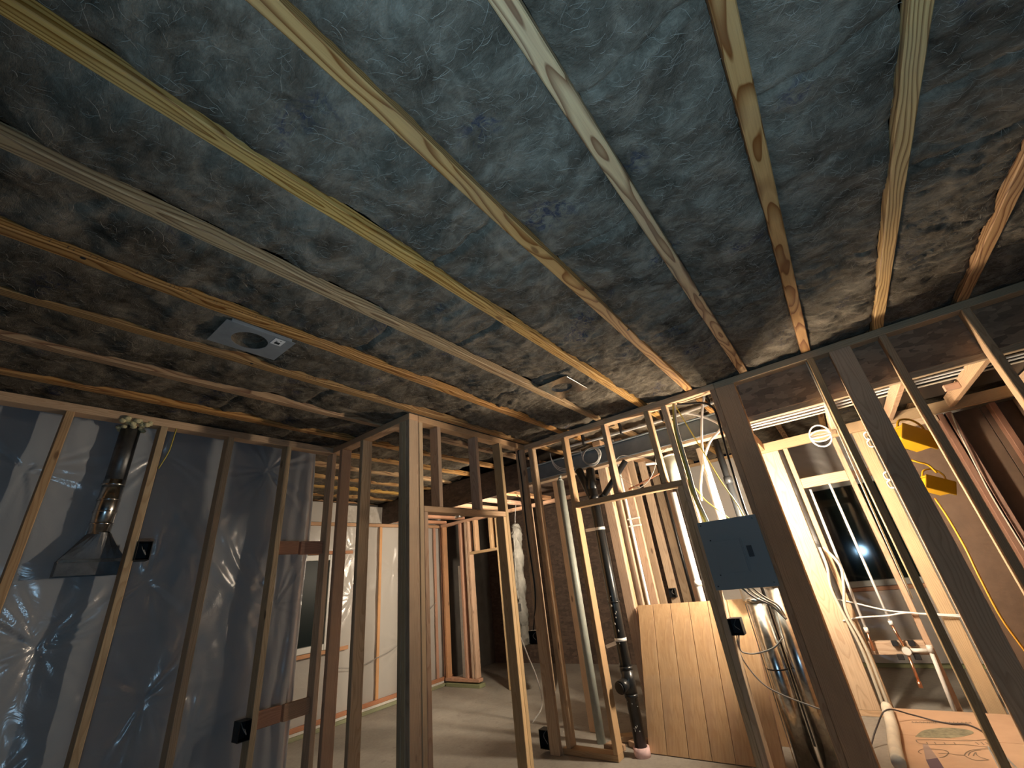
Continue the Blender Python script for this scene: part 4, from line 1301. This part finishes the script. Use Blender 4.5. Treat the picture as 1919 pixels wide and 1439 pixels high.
CB('diagonal_cable', 'olive cable slanting from the plate to the breaker panel', [(-0.771, 3.43, 2.395), (-0.728, 3.44, 2.204), (-0.672, 3.45, 1.965), (-0.621, 3.45, 1.744), (-0.56, 3.43, 1.56), (-0.535, 3.40, 1.455)], .0045, YELCABLE)
CB('curved_cable', 'olive cable drooping low just above the breaker panel', [(-0.80, 3.39, 1.72), (-0.76, 3.42, 1.62), (-0.70, 3.43, 1.54), (-0.64, 3.41, 1.47), (-0.62, 3.39, 1.455)], .004, YELCABLE)
CB('white_strap', 'white flat cable hanging straight above the breaker panel', [(-0.552, 3.54, 2.445), (-0.617, 3.55, 2.29), (-0.682, 3.55, 2.073), (-0.716, 3.56, 1.90), (-0.72, 3.57, 1.80)], .010, WHITE)
CB('white_strap', 'white flat cable zigzagging above the breaker panel', [(-0.93, 3.60, 2.375), (-0.727, 3.60, 2.357), (-0.52, 3.60, 2.185), (-0.637, 3.60, 2.069), (-0.734, 3.60, 1.915), (-0.80, 3.60, 1.76), (-0.83, 3.60, 1.64)], .010, WHITE)
for k, dz in enumerate((0.0, 0.018, 0.035)):
    CB('loop_wire', ['highest', 'middle', 'lowest'][k] + ' thin white wire drooping across the left beam end', [(-2.12, 3.55, 2.36 - dz * .3), (-2.11, 3.55, 2.29 - dz), (-2.06, 3.55, 2.21 - dz), (-1.975, 3.555, 2.165 - dz * .8), (-1.88, 3.57, 2.16 - dz * .4)], .003, WHITE, 'wires on the beam end', 6)
CB('thin_wire', 'thin white wire from the coil leftwards along the beam', [(-2.05, 3.66, 2.30), (-1.95, 3.67, 2.335), (-1.84, 3.68, 2.33)], .003, WHITE)
CB('sag_wire', 'grey wire sagging over the black stack behind the header', [(-1.42, 3.43, 2.07), (-1.34, 3.46, 2.12), (-1.22, 3.50, 2.08), (-1.06, 3.50, 2.06), (-0.93, 3.45, 2.08)], .0035, GREYCABLE)
CB('arc_wire', 'grey wire arching down to the header', [(-1.06, 3.50, 2.06), (-1.09, 3.48, 1.95), (-1.17, 3.46, 1.85), (-1.28, 3.44, 1.80)], .003, GREYCABLE)
CB('arc_wire', 'thin pale wire dropping onto the header middle', [(-1.42, 3.43, 2.02), (-1.38, 3.45, 1.93), (-1.30, 3.45, 1.85), (-1.22, 3.43, 1.795)], .003, TANCABLE)
CB('copper_tube', 'copper tube lying just behind the header', [(-1.38, 3.55, 1.84), (-1.25, 3.58, 1.875), (-1.12, 3.62, 1.92), (-1.08, 3.64, 1.93)], .008, COPPER)
CB('copper_stub_pipe', 'white sleeved stub with copper end behind the beam nailer', [(-1.28, 3.85, 2.08), (-1.20, 3.86, 2.07), (-1.12, 3.88, 2.05)], .013, WHITE)
CB('box_cable', 'grey cable looping out of the box under the panel', [(-0.80, 3.40, 0.752), (-0.826, 3.43, 0.66), (-0.79, 3.43, 0.637), (-0.726, 3.43, 0.638), (-0.623, 3.44, 0.667), (-0.56, 3.46, 0.715)], .0048, GREYCABLE)
CB('box_cable', 'grey cable drooping from the box toward the flue pipes', [(-0.815, 3.41, 0.752), (-0.831, 3.42, 0.651), (-0.81, 3.42, 0.568), (-0.748, 3.43, 0.471), (-0.649, 3.44, 0.412), (-0.475, 3.428, 0.356)], .0042, GREYCABLE)
for k in range(3):
    CB('panel_tail', ['left', 'middle', 'right'][k] + ' pale cable curving out under the breaker panel', [(-0.70 + .03 * k, 3.39, 1.028), (-0.64 + .03 * k, 3.43, 0.955), (-0.56 + .02 * k, 3.45, 0.90), (-0.50, 3.44 + .01 * k, 0.82)], .006, TANCABLE if k else GREYCABLE, 'cables under the panel')
CB('wet_wall_cable', 'upper pale cable strung across the wet wall studs', [(-0.28, 4.69, 0.80), (-0.16, 4.69, 0.765), (0.022, 4.675, 0.705), (0.174, 4.67, 0.680), (0.263, 4.68, 0.668), (0.45, 4.69, 0.650)], .006, WHITE)
CB('wet_wall_cable', 'lower pale cable strung across the wet wall studs', [(-0.28, 4.69, 0.64), (-0.158, 4.68, 0.661), (0.008, 4.66, 0.668), (0.142, 4.66, 0.682), (0.262, 4.66, 0.666), (0.45, 4.68, 0.64)], .006, WHITE)
CB('stud_cable', 'tan cable stapled along the narrow stud right of the lamp', [(0.178, 3.37, 2.395), (0.180, 3.38, 2.15), (0.178, 3.40, 1.90), (0.172, 3.42, 1.60), (0.165, 3.43, 1.30), (0.158, 3.42, 0.90)], .005, TANCABLE)
CB('orange_cord', 'orange yellow cord dropping from the yellow work light', [(0.565, 4.20, 1.43), (0.55, 4.0, 1.30), (0.527, 3.80, 1.12), (0.515, 3.76, 0.96), (0.512, 3.75, 0.76), (0.53, 3.75, 0.62), (0.56, 3.76, 0.45)], .006, ORANGE)
CB('orange_cord', 'thin tan cord running down the right partition stud', [(0.985, 4.695, 2.06), (0.965, 4.69, 1.90), (0.945, 4.69, 1.61), (0.935, 4.69, 1.374), (0.94, 4.69, 0.9)], .005, TANCABLE)
CB('looped_yellow_cable', 'yellow cord looping between the two yellow work lights', [(0.54, 4.2, 1.72), (0.58, 4.2, 1.69), (0.625, 4.22, 1.66), (0.65, 4.24, 1.60)], .007, YELLOW)
CB('carton_cable', 'dark cable draped across the flat carton and foam tube', [(-0.36, 4.05, 0.01), (-0.29, 4.12, 0.10), (-0.20, 4.15, CZ + .072), (-0.08, 4.24, CZ + .03), (0.02, 4.24, CZ + .006), (0.10, 4.20, CZ + .006), (0.18, 4.20, CZ + .006), (0.235, 4.05, CZ + .006), (0.25, 3.85, CZ + .006), (0.235, 3.60, CZ + .006), (0.22, 3.45, CZ + .006)], .0045, DARKCABLE)
for k in range(4):
    CB('dangling_lead', ['first', 'second', 'third', 'fourth'][k] + ' grey lead from the left lying on the carton', [(0.205 + .010 * k, 3.86, CZ + .005), (0.200 + .016 * k, 3.72, CZ + .005), (0.195 + .022 * k, 3.58, CZ + .005), (0.19 + .028 * k, 3.45, CZ + .005)], .004, GREYCABLE, 'leads by the carton', 6)
for k in range(3):
    rr = 0.075 - .012 * k
    pts = [(0.10 + rr * math.cos(a) * (1 + .2 * k), 4.40 + .02 * math.sin(a), 2.07 + rr * math.sin(a) * (1.3 - .5 * k)) for a in [2 * math.pi * j / 12 for j in range(13)]]
    CB('white_loop', ['largest', 'middle', 'flattest'][k] + ' white cable loop dangling under the soffit beside the lamp', pts, .007, WHITE, 'white loops under the soffit')
for k, (x, dx, lb) in enumerate(((-0.235, -.03, 'pale cable curling around the lit studs, left one'), (-0.205, .03, 'pale cable curling around the lit studs, right one'))):
    CB('curl_cable', lb, [(x, 4.60, 1.20), (x + dx + .03, 4.58, 1.05), (x + dx, 4.57, 0.90), (x - .02, 4.58, 0.72), (x + .01, 4.60, 0.45), (x, 4.62, 0.012)], .011, TANCABLE)
for k, (z, lb) in enumerate(((1.80, 'upper white plastic clip on the wide stud'), (1.54, 'lower white plastic clip on the wide stud'))):
    o = thing('white_clip', lb, 'clip', (0.33, 3.9, z))
    tube('loop', [(0.315, 3.43, z + .05), (0.300, 3.46, z + .04), (0.302, 3.46, z + .01), (0.315, 3.43, z)], .005, WHITE, o, 8)
    tube('loop', [(0.315, 3.43, z), (0.298, 3.46, z - .01), (0.300, 3.46, z - .04), (0.315, 3.43, z - .05)], .005, WHITE, o, 8)
CB('green_wire', 'thin green wire hanging beside the left studs', [(-3.305, 0.74, 2.398), (-3.297, 0.735, 2.30), (-3.296, 0.728, 2.226), (-3.298, 0.70, 2.119)], .0035, YELCABLE)
CB('floor_cable', 'grey cable drooping to the floor past the doorway', [(-3.06, 3.9, 0.80), (-3.0, 3.9, 0.666), (-2.941, 3.9, 0.527), (-2.86, 3.9, 0.34), (-2.80, 3.85, 0.15), (-2.9, 3.8, 0.02)], .007, WHITE_DULL)
CB('wall_cable', 'thin grey cable sagging along the far white plastic', [(FX + .02, 3.1, 0.55), (FX + .03, 3.4, 0.50), (FX + .02, 3.72, 0.545), (FX + .03, 4.0, 0.62), (FX + .02, 4.3, 0.80), (FX + .02, 4.7, 1.05)], .004, GREYCABLE)

# wrapped sleeve hanging in the dark room
sl = thing('insulation_sleeve', 'grey wrapped insulation sleeve hanging past the doorway', 'insulation', (-3.48, 4.62, 0.5))
pts = [(-3.465, 4.62, 1.90), (-3.455, 4.62, 1.80), (-3.47, 4.62, 1.5), (-3.49, 4.62, 1.1), (-3.50, 4.62, 0.75), (-3.51, 4.62, 0.50)]
path = spline(pts, 10)
V, Fc = tube_mesh(path, [0.030 + 0.030 * min(1, i / 8) + .008 * math.sin(i * .7) for i in range(len(path))], 20)
V = [Vector((v.x + .012 * math.sin(k * 1.3), v.y + .010 * math.cos(k * 2.1), v.z)) for k, v in enumerate(V)]
o = mesh_obj('sleeve', V, Fc, SLEEVE, None, True)
for v in o.data.vertices: v.co -= Vector(sl.location)
o.parent = sl
tube('hanger', [(-3.465, 4.62, 1.89), (-3.45, 4.62, 2.0), (-3.42, 4.62, 2.1415)], .004, GREYCABLE, sl, 6)
tube('fold', [(-3.46, 4.56, 1.78), (-3.475, 4.555, 1.5), (-3.50, 4.555, 1.2), (-3.49, 4.555, 1.0)], .010, SLEEVE, sl, 8)
rc = thing('recessed_can', 'small shiny round can under the far bulkhead framing', 'fixture', (-4.35, 4.3, 2.1))
cyl('can', (-4.195, 4.30, 2.085), (-4.195, 4.30, 2.141), 0.055, GALV, rc, 24)
